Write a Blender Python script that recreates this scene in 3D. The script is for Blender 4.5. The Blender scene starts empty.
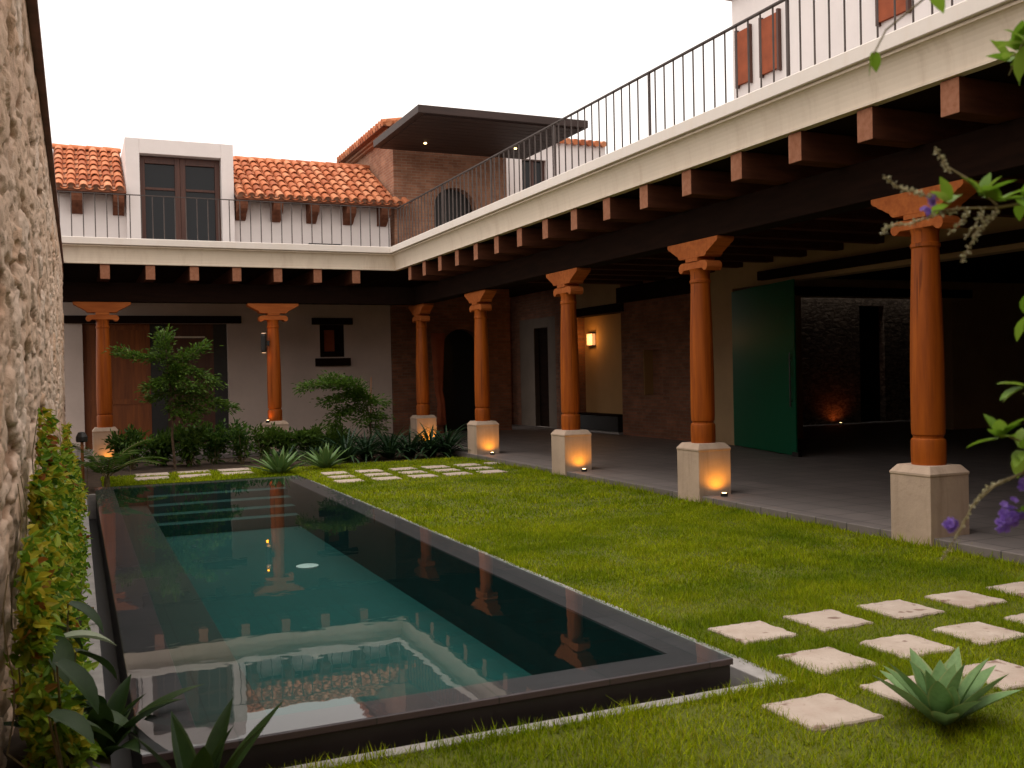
import bpy, bmesh, math, random
import numpy as np
from mathutils import Vector, Matrix, Euler

random.seed(7)
rng = np.random.default_rng(11)
C = bpy.context.scene.collection
sc = bpy.context.scene
PI = math.pi
R = math.radians

# ------------------------------------------------------------------ camera
cam_d = bpy.data.cameras.new('camera')
cam = bpy.data.objects.new('camera', cam_d)
C.objects.link(cam)
cam_d.sensor_width = 36
cam_d.lens = 984.0 / 1024 * 36
cam_d.clip_start = 0.05
cam_d.clip_end = 3000


def ray(u, v):
    r = Vector(((u - 512) / 984.0, -(v - 384) / 984.0, -1))
    return r


ydir = ray(76, 382).normalized()
xdir = ray(2732, 326)
xdir = (xdir - ydir * xdir.dot(ydir)).normalized()
zdir = xdir.cross(ydir)
M3 = Matrix((xdir, ydir, zdir))          # rotation of the level courtyard axes against the lens
cam.matrix_world = Matrix.Translation((0, 0, 1.65)) @ M3.to_4x4()
cam_d.dof.use_dof = True
cam_d.dof.focus_distance = 11
cam_d.dof.aperture_fstop = 5.0
sc.camera = cam

# ------------------------------------------------------------------ materials
MATS = {}


class NT:
    def __init__(s, name):
        m = bpy.data.materials.new(name)
        m.use_nodes = True
        s.m = m
        s.t = m.node_tree
        s.n = s.t.nodes
        s.b = s.n['Principled BSDF']
        s.out = s.n['Material Output']
        MATS[name] = m

    def new(s, kind, **kw):
        n = s.n.new(kind)
        for k, v in kw.items():
            setattr(n, k, v)
        return n

    def link(s, a, b):
        s.t.links.new(a, b)

    def pos(s, scale=(1, 1, 1), obj=False):
        mp = s.new('ShaderNodeMapping')
        mp.inputs['Scale'].default_value = scale
        if obj:
            tc = s.new('ShaderNodeTexCoord')
            s.link(tc.outputs['Object'], mp.inputs['Vector'])
        else:
            g = s.new('ShaderNodeNewGeometry')
            s.link(g.outputs['Position'], mp.inputs['Vector'])
        return mp.outputs['Vector']

    def noise(s, vec, scale, detail=4, rough=0.6):
        n = s.new('ShaderNodeTexNoise')
        n.inputs['Scale'].default_value = scale
        n.inputs['Detail'].default_value = detail
        n.inputs['Roughness'].default_value = rough
        if vec is not None:
            s.link(vec, n.inputs['Vector'])
        return n.outputs['Fac']

    def ramp(s, fac, stops):
        r = s.new('ShaderNodeValToRGB')
        e = r.color_ramp.elements
        while len(e) < len(stops):
            e.new(0.5)
        for i, (p, c) in enumerate(stops):
            e[i].position = p
            e[i].color = (*c, 1)
        s.link(fac, r.inputs['Fac'])
        return r.outputs['Color']

    def mix(s, fac, a, b, mode='MIX'):
        m = s.new('ShaderNodeMix', data_type='RGBA', blend_type=mode)
        for sock, val in ((m.inputs[0], fac), (m.inputs[6], a), (m.inputs[7], b)):
            if hasattr(val, 'links'):
                s.link(val, sock)
            elif isinstance(val, (int, float)):
                sock.default_value = val
            else:
                sock.default_value = (*val, 1)
        return m.outputs[2]

    def bump(s, fac, strength=0.4, dist=0.02):
        b = s.new('ShaderNodeBump')
        b.inputs['Strength'].default_value = strength
        b.inputs['Distance'].default_value = dist
        s.link(fac, b.inputs['Height'])
        s.link(b.outputs['Normal'], s.b.inputs['Normal'])

    def col(s, c):
        if hasattr(c, 'links'):
            s.link(c, s.b.inputs['Base Color'])
        else:
            s.b.inputs['Base Color'].default_value = (*c, 1)

    def rough(s, r):
        s.b.inputs['Roughness'].default_value = r
        return s


def scl(c, k):
    return tuple(x * k for x in c)


def plaster(name, c, var=0.15, bump=0.25, stain=None):
    t = NT(name)
    p = t.pos()
    n1 = t.noise(p, 1.3, 6, 0.65)
    n2 = t.noise(p, 14, 4)
    col = t.ramp(n1, [(0.3, scl(c, 1 - var)), (0.7, scl(c, 1 + var * 0.6))])
    if stain:
        ps = t.pos((5, 5, 0.5))
        ns = t.noise(ps, 1.2, 5, 0.7)
        f = t.ramp(ns, [(0.5, (0, 0, 0)), (0.75, (1, 1, 1))])
        col = t.mix(f, col, stain)
    t.col(col)
    t.bump(n2, bump, 0.01)
    t.rough(0.85)
    return t.m


def wood(name, c1, c2, stretch=(9, 9, 0.7), rough=0.5, obj=True, spec=0.4, crack=False):
    t = NT(name)
    t.b.inputs['Specular IOR Level'].default_value = spec
    p = t.pos(stretch, obj)
    oi = t.new('ShaderNodeObjectInfo')
    va = t.new('ShaderNodeVectorMath', operation='ADD')
    t.link(p, va.inputs[0])
    mu = t.new('ShaderNodeMath', operation='MULTIPLY')
    mu.inputs[1].default_value = 37
    t.link(oi.outputs['Random'], mu.inputs[0])
    t.link(mu.outputs[0], va.inputs[1])
    n = t.noise(va.outputs[0], 2.0, 7, 0.62)
    n2 = t.noise(va.outputs[0], 0.35, 3, 0.5)
    col = t.ramp(n, [(0.28, c2), (0.62, c1)])
    col = t.mix(t.ramp(n2, [(0.35, (0, 0, 0)), (0.75, (0.55, 0.55, 0.55))]), col, c2)
    if crack:
        vs_ = t.new('ShaderNodeVectorMath', operation='MULTIPLY')
        vs_.inputs[1].default_value = (3.2, 3.2, 0.55)
        t.link(va.outputs[0], vs_.inputs[0])
        cn_ = t.noise(vs_.outputs[0], 1.0, 3, 0.5)
        col = t.mix(t.ramp(cn_, [(0.62, (0, 0, 0)), (0.68, (0.75, 0.75, 0.75))]), col, scl(c2, 0.35))
        col = t.mix(t.ramp(oi.outputs['Random'], [(0, (0, 0, 0)), (1, (0.38, 0.38, 0.38))]), col, scl(c2, 0.8))
    t.col(col)
    t.bump(n, 0.25, 0.006)
    t.rough(rough)
    return t.m


def brick(name, c1, c2, mortar, scale=1.0, dark=0.5):
    t = NT(name)
    g = t.new('ShaderNodeNewGeometry')
    sp = t.new('ShaderNodeSeparateXYZ')
    t.link(g.outputs['Position'], sp.inputs[0])
    ad = t.new('ShaderNodeMath', operation='ADD')
    t.link(sp.outputs['X'], ad.inputs[0])
    t.link(sp.outputs['Y'], ad.inputs[1])
    cb = t.new('ShaderNodeCombineXYZ')
    t.link(ad.outputs[0], cb.inputs['X'])
    t.link(sp.outputs['Z'], cb.inputs['Y'])
    wob = t.new('ShaderNodeTexNoise')
    wob.inputs['Scale'].default_value = 5
    t.link(g.outputs['Position'], wob.inputs['Vector'])
    vm = t.new('ShaderNodeVectorMath', operation='SCALE')
    vm.inputs['Scale'].default_value = 0.02
    t.link(wob.outputs['Color'], vm.inputs[0])
    va = t.new('ShaderNodeVectorMath', operation='ADD')
    t.link(cb.outputs[0], va.inputs[0])
    t.link(vm.outputs[0], va.inputs[1])
    b = t.new('ShaderNodeTexBrick')
    b.inputs['Scale'].default_value = scale
    b.inputs['Brick Width'].default_value = 0.26
    b.inputs['Row Height'].default_value = 0.075
    b.inputs['Mortar Size'].default_value = 0.009
    b.inputs['Mortar Smooth'].default_value = 0.3
    b.inputs['Color1'].default_value = (*c1, 1)
    b.inputs['Color2'].default_value = (*c2, 1)
    b.inputs['Mortar'].default_value = (*mortar, 1)
    t.link(va.outputs[0], b.inputs['Vector'])
    n = t.noise(g.outputs['Position'], 2.2, 5, 0.7)
    col = t.mix(t.ramp(n, [(0.35, (0, 0, 0)), (0.75, (0.75, 0.75, 0.75))]), b.outputs['Color'], scl(c2, dark))
    t.col(col)
    inv = t.new('ShaderNodeMath', operation='SUBTRACT')
    inv.inputs[0].default_value = 1
    t.link(b.outputs['Fac'], inv.inputs[1])
    t.bump(inv.outputs[0], 0.6, 0.012)
    t.rough(0.9)
    return t.m


def leafmat(name, cols, trans=0.35, rough=0.45, patch=None, edge=None, tone=None):
    """cols: ramp stops spread over leaves (random per leaf)"""
    t = NT(name)
    g = t.new('ShaderNodeNewGeometry')
    c = t.ramp(g.outputs['Random Per Island'], [(i / max(1, len(cols) - 1), k) for i, k in enumerate(cols)])
    if tone:                                    # each shrub has its own green
        ob_ = t.new('ShaderNodeObjectInfo')
        c = t.mix(t.ramp(ob_.outputs['Random'], [(0.2, (0, 0, 0)), (1, (0.65, 0.65, 0.65))]), c, tone)
    if patch:                                   # patches of another growth across the ground
        pn = t.noise(t.pos(), patch[1], 5, 0.65)
        c = t.mix(t.ramp(pn, [(0.42, (0, 0, 0)), (0.68, (0.75, 0.75, 0.75))]), c, patch[0])
        dn = t.noise(t.pos((1, 1, 0)), 1.7, 6, 0.75)
        c = t.mix(t.ramp(dn, [(0.60, (0, 0, 0)), (0.74, (0.6, 0.6, 0.6))]), c, (0.22, 0.17, 0.035))
    if edge:                                    # pale margins and mottling of fleshy leaves
        ea = t.new('ShaderNodeAttribute')
        ea.attribute_name = 'margin'
        mo = t.noise(t.pos((14, 14, 14)), 3, 6, 0.7)
        c = t.mix(t.ramp(mo, [(0.4, (0, 0, 0)), (0.75, (0.55, 0.55, 0.55))]), c, edge[1])
        c = t.mix(t.ramp(ea.outputs['Fac'], [(0.80, (0, 0, 0)), (0.97, (0.8, 0.8, 0.8))]), c, edge[0])
    t.col(c)
    t.rough(rough)
    t.b.inputs['Specular IOR Level'].default_value = 0.25
    tr = t.new('ShaderNodeBsdfTranslucent')
    t.link(c, tr.inputs['Color'])
    ms = t.new('ShaderNodeMixShader')
    ms.inputs[0].default_value = trans
    t.link(t.b.outputs[0], ms.inputs[1])
    t.link(tr.outputs[0], ms.inputs[2])
    t.link(ms.outputs[0], t.out.inputs['Surface'])
    return t.m


def plain(name, c, rough=0.6, metal=0.0, var=0.25, scale=6, bump=0.15):
    t = NT(name)
    p = t.pos()
    n = t.noise(p, scale, 5)
    t.col(t.ramp(n, [(0.3, scl(c, 1 - var)), (0.7, scl(c, 1 + var))]))
    t.bump(n, bump, 0.004)
    t.rough(rough)
    t.b.inputs['Metallic'].default_value = metal
    return t.m


def emis(name, c, s):
    t = NT(name)
    t.col((0.8, 0.8, 0.8))
    t.b.inputs['Emission Color'].default_value = (*c, 1)
    t.b.inputs['Emission Strength'].default_value = s
    return t.m


CREAM = plaster('cream_paint', (0.70, 0.595, 0.475), 0.06, 0.1, (0.60, 0.49, 0.38))
CAPP = plaster('lit_cap_cream', (0.77, 0.695, 0.63), 0.05, 0.1, (0.74, 0.65, 0.57))  # cornice paint made paler: the cap's extra sky light put into the colour
WHITE = plaster('white_paint', (0.82, 0.75, 0.72), 0.06, 0.2)
WALLW = plaster('lime_wall', (0.56, 0.45, 0.39), 0.1, 0.25)
INNER = plaster('ochre_plaster', (0.42, 0.285, 0.155), 0.12, 0.2)
ALCOVE = plaster('alcove_plaster', (0.40, 0.23, 0.09), 0.1, 0.2)
COLW = wood('column_wood', (0.50, 0.122, 0.010), (0.24, 0.050, 0.006), rough=0.5, spec=0.2, crack=True)
CAPW = wood('capital_wood', (0.50, 0.145, 0.035), (0.32, 0.08, 0.018), stretch=(1, 9, 9), rough=0.7, spec=0.15)
JOISTW = wood('joist_wood', (0.10, 0.034, 0.017), (0.05, 0.017, 0.009), stretch=(1.2, 8, 8), rough=0.85, spec=0.1)  # joist sides darkened, shade under the slab put into the colour
CORBW = wood('corbel_wood', (0.22, 0.088, 0.05), (0.11, 0.042, 0.024), stretch=(6, 1.2, 6), rough=0.85, spec=0.1)
ENDW = wood('lit_end_wood', (0.36, 0.165, 0.10), (0.24, 0.095, 0.05), stretch=(9, 9, 9), rough=0.85, spec=0.1)  # paler joist ends: the stronger light on the front faces is painted in
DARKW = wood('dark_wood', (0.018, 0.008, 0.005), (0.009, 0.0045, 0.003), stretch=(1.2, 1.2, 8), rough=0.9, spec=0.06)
DOORW = wood('door_wood', (0.25, 0.07, 0.013), (0.12, 0.03, 0.007), rough=0.5)
FRAMEW = wood('frame_wood', (0.10, 0.035, 0.02), (0.05, 0.018, 0.012), rough=0.45)
CANOPYW = wood('canopy_wood', (0.05, 0.026, 0.02), (0.028, 0.015, 0.012), stretch=(1, 8, 8), rough=0.6)
BRICK = brick('brick', (0.52, 0.26, 0.155), (0.37, 0.165, 0.095), (0.44, 0.32, 0.24))
BRICKD = brick('old_brick', (0.32, 0.125, 0.065), (0.19, 0.075, 0.04), (0.20, 0.13, 0.085))
CANTERA = plaster('cantera_stone', (0.50, 0.37, 0.275), 0.18, 0.6, (0.37, 0.265, 0.19))
t = NT('pool_slate')
p = t.pos()
br = t.new('ShaderNodeTexBrick')
br.offset = 0
br.inputs['Scale'].default_value = 1
br.inputs['Brick Width'].default_value = 0.6
br.inputs['Row Height'].default_value = 0.6
br.inputs['Mortar Size'].default_value = 0.004
br.inputs['Color1'].default_value = (0.12, 0.082, 0.090, 1)
br.inputs['Color2'].default_value = (0.095, 0.064, 0.070, 1)
br.inputs['Mortar'].default_value = (0.045, 0.04, 0.04, 1)
t.link(p, br.inputs['Vector'])
n = t.noise(p, 5, 6, 0.7)
t.col(t.mix(t.ramp(n, [(0.4, (0, 0, 0)), (0.75, (0.6, 0.6, 0.6))]), br.outputs['Color'], (0.070, 0.050, 0.054)))
t.rough(0.35)
SLATE = t.m
SLATED = plain('dark_slate', (0.03, 0.023, 0.022), 0.4, 0, 0.3, 3)
KERB = plain('kerb_stone', (0.33, 0.305, 0.29), 0.8, 0, 0.2, 8)
COPE = plain('clay_coping', (0.15, 0.065, 0.05), 0.8, 0, 0.3, 5)
SOIL = plain('soil', (0.055, 0.034, 0.02), 1.0, 0, 0.5, 9, 0.6)
IRON = plain('wrought_iron', (0.075, 0.056, 0.05), 0.55, 0.3)
BLACK = plain('black_metal', (0.012, 0.011, 0.010), 0.5)
TRUNK = plain('bark', (0.12, 0.08, 0.05), 0.9, 0, 0.4, 20, 0.5)
STEM = plain('young_stem', (0.20, 0.16, 0.07), 0.7, 0, 0.3, 30)
STAKE = wood('stake_wood', (0.42, 0.17, 0.06), (0.26, 0.09, 0.03), rough=0.8)
CURTAIN = plain('rust_cloth', (0.30, 0.07, 0.025), 0.9, 0, 0.2, 4)

# pool interior: dark green mosaic plaster
t = NT('pool_plaster')
p = t.pos()
n = t.noise(p, 1.1, 4)
br = t.new('ShaderNodeTexBrick')
br.offset = 0
br.inputs['Scale'].default_value = 1
br.inputs['Brick Width'].default_value = 0.1
br.inputs['Row Height'].default_value = 0.1
br.inputs['Mortar Size'].default_value = 0.004
br.inputs['Color1'].default_value = (0.001, 0.078, 0.072, 1)
br.inputs['Color2'].default_value = (0.001, 0.066, 0.062, 1)
br.inputs['Mortar'].default_value = (0.002, 0.055, 0.05, 1)
t.link(p, br.inputs['Vector'])
t.col(t.mix(t.ramp(n, [(0.3, (0, 0, 0)), (0.8, (0.5, 0.5, 0.5))]), br.outputs['Color'], (0.001, 0.050, 0.046)))
t.rough(0.6)
POOLIN = t.m

# bench and ledges of the pool: grey slate under water
t = NT('wet_slate')
p = t.pos()
br = t.new('ShaderNodeTexBrick')
br.offset = 0
br.inputs['Scale'].default_value = 1
br.inputs['Brick Width'].default_value = 0.6
br.inputs['Row Height'].default_value = 0.6
br.inputs['Mortar Size'].default_value = 0.004
br.inputs['Color1'].default_value = (0.048, 0.060, 0.052, 1)
br.inputs['Color2'].default_value = (0.042, 0.054, 0.047, 1)
br.inputs['Mortar'].default_value = (0.03, 0.028, 0.027, 1)
t.link(p, br.inputs['Vector'])
n = t.noise(p, 7, 5)
t.col(t.mix(t.ramp(n, [(0.35, (0, 0, 0)), (0.8, (0.5, 0.5, 0.5))]), br.outputs['Color'], (0.05, 0.047, 0.043)))
t.rough(0.45)
WETSLATE = t.m

# water: fresnel mix of clear tinted transmission and mirror
t = NT('water')
p = t.pos((1, 1, 1))
n = t.noise(p, 2.4, 3, 0.5)
bp = t.new('ShaderNodeBump')
bp.inputs['Strength'].default_value = 0.011
bp.inputs['Distance'].default_value = 0.10
t.link(n, bp.inputs['Height'])
fr = t.new('ShaderNodeFresnel')
fr.inputs['IOR'].default_value = 1.33
t.link(bp.outputs['Normal'], fr.inputs['Normal'])
gl = t.new('ShaderNodeBsdfGlossy')
gl.inputs['Roughness'].default_value = 0.015
gl.inputs['Color'].default_value = (1, 1, 1, 1)
t.link(bp.outputs['Normal'], gl.inputs['Normal'])
tp = t.new('ShaderNodeBsdfTransparent')
tp.inputs['Color'].default_value = (0.80, 0.95, 0.93, 1)
ms = t.new('ShaderNodeMixShader')
t.link(fr.outputs[0], ms.inputs[0])
t.link(tp.outputs[0], ms.inputs[1])
t.link(gl.outputs[0], ms.inputs[2])
t.link(ms.outputs[0], t.out.inputs['Surface'])
WATER = t.m

# arcade floor: large grey clay tiles
t = NT('floor_tile')
p = t.pos()
br = t.new('ShaderNodeTexBrick')
br.offset = 0
br.inputs['Scale'].default_value = 1
br.inputs['Brick Width'].default_value = 0.45
br.inputs['Row Height'].default_value = 0.45
br.inputs['Mortar Size'].default_value = 0.009
br.inputs['Color1'].default_value = (0.215, 0.18, 0.165, 1)
br.inputs['Color2'].default_value = (0.165, 0.14, 0.13, 1)
br.inputs['Mortar'].default_value = (0.07, 0.06, 0.055, 1)
t.link(p, br.inputs['Vector'])
n = t.noise(p, 3, 6, 0.7)
t.col(t.mix(t.ramp(n, [(0.35, (0, 0, 0)), (0.8, (0.6, 0.6, 0.6))]), br.outputs['Color'], (0.11, 0.098, 0.095)))
t.bump(n, 0.2, 0.01)
t.rough(0.55)
FLOOR = t.m

# stepping stone
t = NT('stepping_stone')
p = t.pos()
n = t.noise(p, 5, 6, 0.7)
v = t.noise(p, 28, 4, 0.7)
c = t.ramp(n, [(0.3, (0.43, 0.33, 0.26)), (0.7, (0.60, 0.50, 0.42))])
pit = t.ramp(v, [(0.28, (1, 1, 1)), (0.36, (0, 0, 0))])
c = t.mix(pit, c, (0.22, 0.13, 0.09))
oi = t.new('ShaderNodeObjectInfo')
c = t.mix(t.ramp(oi.outputs['Random'], [(0, (0, 0, 0)), (1, (0.6, 0.6, 0.6))]), c, (0.46, 0.37, 0.31))
spots = t.noise(t.pos((1, 1, 1)), 9.5, 2, 0.4)
c = t.mix(t.ramp(spots, [(0.64, (0, 0, 0)), (0.70, (0.85, 0.85, 0.85))]), c, (0.20, 0.115, 0.085))
big = t.noise(p, 2.1, 3)
c = t.mix(t.ramp(big, [(0.55, (0, 0, 0)), (0.7, (0.35, 0.35, 0.35))]), c, (0.36, 0.22, 0.17))
t.col(c)
t.bump(v, 0.5, 0.01)
t.rough(0.9)
STONE = t.m

# rubble wall
t = NT('rubble_stone')
p = t.pos((1, 0.45, 1))
n1 = t.noise(p, 3.1, 7, 0.7)
n2 = t.noise(p, 17, 6, 0.75)
at1 = t.new('ShaderNodeAttribute')
at1.attribute_name = 'stone_tone'
at2 = t.new('ShaderNodeAttribute')
at2.attribute_name = 'mortar'
c = t.ramp(at1.outputs['Fac'], [(0.0, (0.62, 0.39, 0.26)), (0.25, (0.80, 0.61, 0.48)), (0.5, (0.72, 0.51, 0.37)), (0.75, (0.84, 0.67, 0.55)), (1.0, (0.74, 0.48, 0.32))])
c = t.mix(t.ramp(n1, [(0.4, (0, 0, 0)), (0.75, (0.8, 0.8, 0.8))]), c, (0.66, 0.45, 0.31))
c = t.mix(t.ramp(at2.outputs['Fac'], [(0.35, (0, 0, 0)), (0.85, (0.9, 0.9, 0.9))]), c, (0.34, 0.20, 0.12))
c = t.mix(t.ramp(n2, [(0.30, (0.8, 0.8, 0.8)), (0.43, (0, 0, 0))]), c, (0.17, 0.10, 0.06))
t.col(c)
t.bump(n2, 0.7, 0.02)
t.rough(0.95)
RUBBLE = t.m

# dim grey rubble of the patio wall
t = NT('grey_rubble')
p0_ = t.pos((1, 1, 2.1))
wn_ = t.new('ShaderNodeTexNoise')
wn_.inputs['Scale'].default_value = 3.5
wn_.inputs['Detail'].default_value = 4
t.link(p0_, wn_.inputs['Vector'])
ws_ = t.new('ShaderNodeVectorMath', operation='SCALE')
ws_.inputs['Scale'].default_value = 0.45
t.link(wn_.outputs['Color'], ws_.inputs[0])
wa_ = t.new('ShaderNodeVectorMath', operation='ADD')
t.link(p0_, wa_.inputs[0])
t.link(ws_.outputs[0], wa_.inputs[1])
p = wa_.outputs[0]
vo = t.new('ShaderNodeTexVoronoi', feature='DISTANCE_TO_EDGE')
vo.inputs['Scale'].default_value = 3.6
t.link(p, vo.inputs['Vector'])
n1 = t.noise(p, 6, 6, 0.7)
c = t.ramp(n1, [(0.35, (0.06, 0.045, 0.034)), (0.65, (0.28, 0.21, 0.155))])
c = t.mix(t.ramp(vo.outputs['Distance'], [(0.02, (0.8, 0.8, 0.8)), (0.10, (0, 0, 0))]), c, (0.07, 0.05, 0.038))
t.col(c)
t.bump(vo.outputs['Distance'], 0.4, 0.03)
t.b.inputs['Specular IOR Level'].default_value = 0.0
t.rough(1.0)
GREYRUB = t.m

# clay roof tiles
t = NT('clay_tile')
g = t.new('ShaderNodeNewGeometry')
p = t.pos()
c = t.ramp(g.outputs['Random Per Island'], [(0.0, (0.40, 0.105, 0.036)), (0.35, (0.55, 0.165, 0.06)), (0.7, (0.62, 0.21, 0.085)), (1.0, (0.70, 0.30, 0.15))])
n = t.noise(p, 9, 5, 0.7)
c = t.mix(t.ramp(n, [(0.45, (0, 0, 0)), (0.8, (0.6, 0.6, 0.6))]), c, (0.33, 0.11, 0.05))
t.col(c)
t.rough(0.85)
CLAY = t.m
CLAYM = plain('eave_mortar', (0.36, 0.20, 0.13), 0.9, 0, 0.2, 12)
CLAYD = plain('clay_bed', (0.20, 0.07, 0.035), 0.9, 0, 0.3, 6)

# dark window glass
t = NT('window_glass')
t.col((0.012, 0.013, 0.015))
t.rough(0.04)
t.b.inputs['Specular IOR Level'].default_value = 0.22
GLASS = t.m
# thick green glass leaf
t = NT('green_glass')
t.col((0.003, 0.16, 0.072))
t.rough(0.3)
t.b.inputs['Specular IOR Level'].default_value = 0.2
t.b.inputs['Transmission Weight'].default_value = 0.5
t.b.inputs['IOR'].default_value = 1.45
GREENG = t.m

LEAF_TREE = leafmat('tree_leaf', [(0.04, 0.085, 0.012), (0.075, 0.15, 0.018), (0.13, 0.21, 0.026)])
LEAF_BUSH = leafmat('bush_leaf', [(0.022, 0.062, 0.012), (0.055, 0.125, 0.018), (0.12, 0.21, 0.03)], tone=(0.10, 0.16, 0.02))
LEAF_DARK = leafmat('strap_leaf', [(0.013, 0.036, 0.016), (0.022, 0.055, 0.022), (0.04, 0.08, 0.026)], 0.15)
LEAF_AGAVE = leafmat('agave_leaf', [(0.10, 0.19, 0.055), (0.14, 0.24, 0.08)], 0.12, edge=((0.26, 0.30, 0.10), (0.07, 0.14, 0.045)))
LEAF_AGAVE2 = leafmat('blue_agave_leaf', [(0.17, 0.30, 0.11), (0.25, 0.38, 0.16)], 0.15, 0.55, edge=((0.34, 0.36, 0.15), (0.09, 0.17, 0.06)))
LEAF_VINE = leafmat('vine_leaf', [(0.05, 0.14, 0.010), (0.18, 0.33, 0.02), (0.42, 0.53, 0.05), (0.08, 0.20, 0.012), (0.28, 0.43, 0.03)])
LEAF_YELLOW = leafmat('vine_yellow_leaf', [(0.46, 0.44, 0.03), (0.54, 0.45, 0.035), (0.38, 0.42, 0.03)])
LEAF_RUST = leafmat('vine_rust_leaf', [(0.35, 0.11, 0.02), (0.30, 0.16, 0.03), (0.26, 0.07, 0.018)])
LEAF_BIG = leafmat('broad_leaf', [(0.02, 0.05, 0.012), (0.045, 0.085, 0.02)], 0.2, 0.5, edge=((0.06, 0.10, 0.025), (0.012, 0.03, 0.008)))
LEAF_PALE = leafmat('pale_leaf', [(0.30, 0.36, 0.22), (0.32, 0.37, 0.24)], 0.2)
LEAF_LIME = leafmat('lime_leaf', [(0.14, 0.27, 0.02), (0.20, 0.34, 0.03), (0.25, 0.36, 0.05)], 0.45)
PETAL = leafmat('violet_petal', [(0.20, 0.10, 0.50), (0.30, 0.17, 0.62), (0.36, 0.24, 0.66)], 0.4)
BUD = leafmat('pale_bud', [(0.42, 0.40, 0.22), (0.50, 0.46, 0.30)], 0.2)
WHITEP = leafmat('white_petal', [(0.75, 0.72, 0.68), (0.8, 0.78, 0.72)], 0.3)
GRASSM = leafmat('grass_blade', [(0.17, 0.24, 0.003), (0.28, 0.35, 0.004), (0.42, 0.46, 0.008), (0.22, 0.30, 0.003), (0.36, 0.31, 0.03)], 0.3, 0.8, patch=((0.07, 0.15, 0.003), 0.9))
for n_ in GRASSM.node_tree.nodes:
    if n_.type == 'BSDF_PRINCIPLED': n_.inputs['Specular IOR Level'].default_value = 0.08
t = NT('lawn_soil')
p = t.pos()
n = t.noise(p, 4, 6, 0.7)
t.col(t.ramp(n, [(0.3, (0.07, 0.08, 0.006)), (0.7, (0.12, 0.135, 0.008))]))
t.rough(1.0)
LAWN = t.m

LAMPON = emis('lamp_lens', (1.0, 0.62, 0.25), 9)
LAMPWALL = emis('wall_lamp_glow', (1.0, 0.42, 0.15), 0.62)
LAMPDIM = emis('sconce_glow', (1.0, 0.45, 0.15), 0.45)
DISC = plain('white_plastic', (0.75, 0.78, 0.76), 0.4, 0, 0.03)

# ------------------------------------------------------------------ object helpers
OFF = {}


def tag(o, label=None, cat=None, group=None, kind=None):
    if label: o['label'] = label
    if cat: o['category'] = cat
    if group: o['group'] = group
    if kind: o['kind'] = kind
    return o


def thing(name, label, cat, loc=(0, 0, 0), group=None):
    o = bpy.data.objects.new(name, None)
    o.empty_display_size = 0.2
    C.objects.link(o)
    o.location = loc
    OFF[o.name] = Vector(loc)
    return tag(o, label, cat, group)


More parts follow.
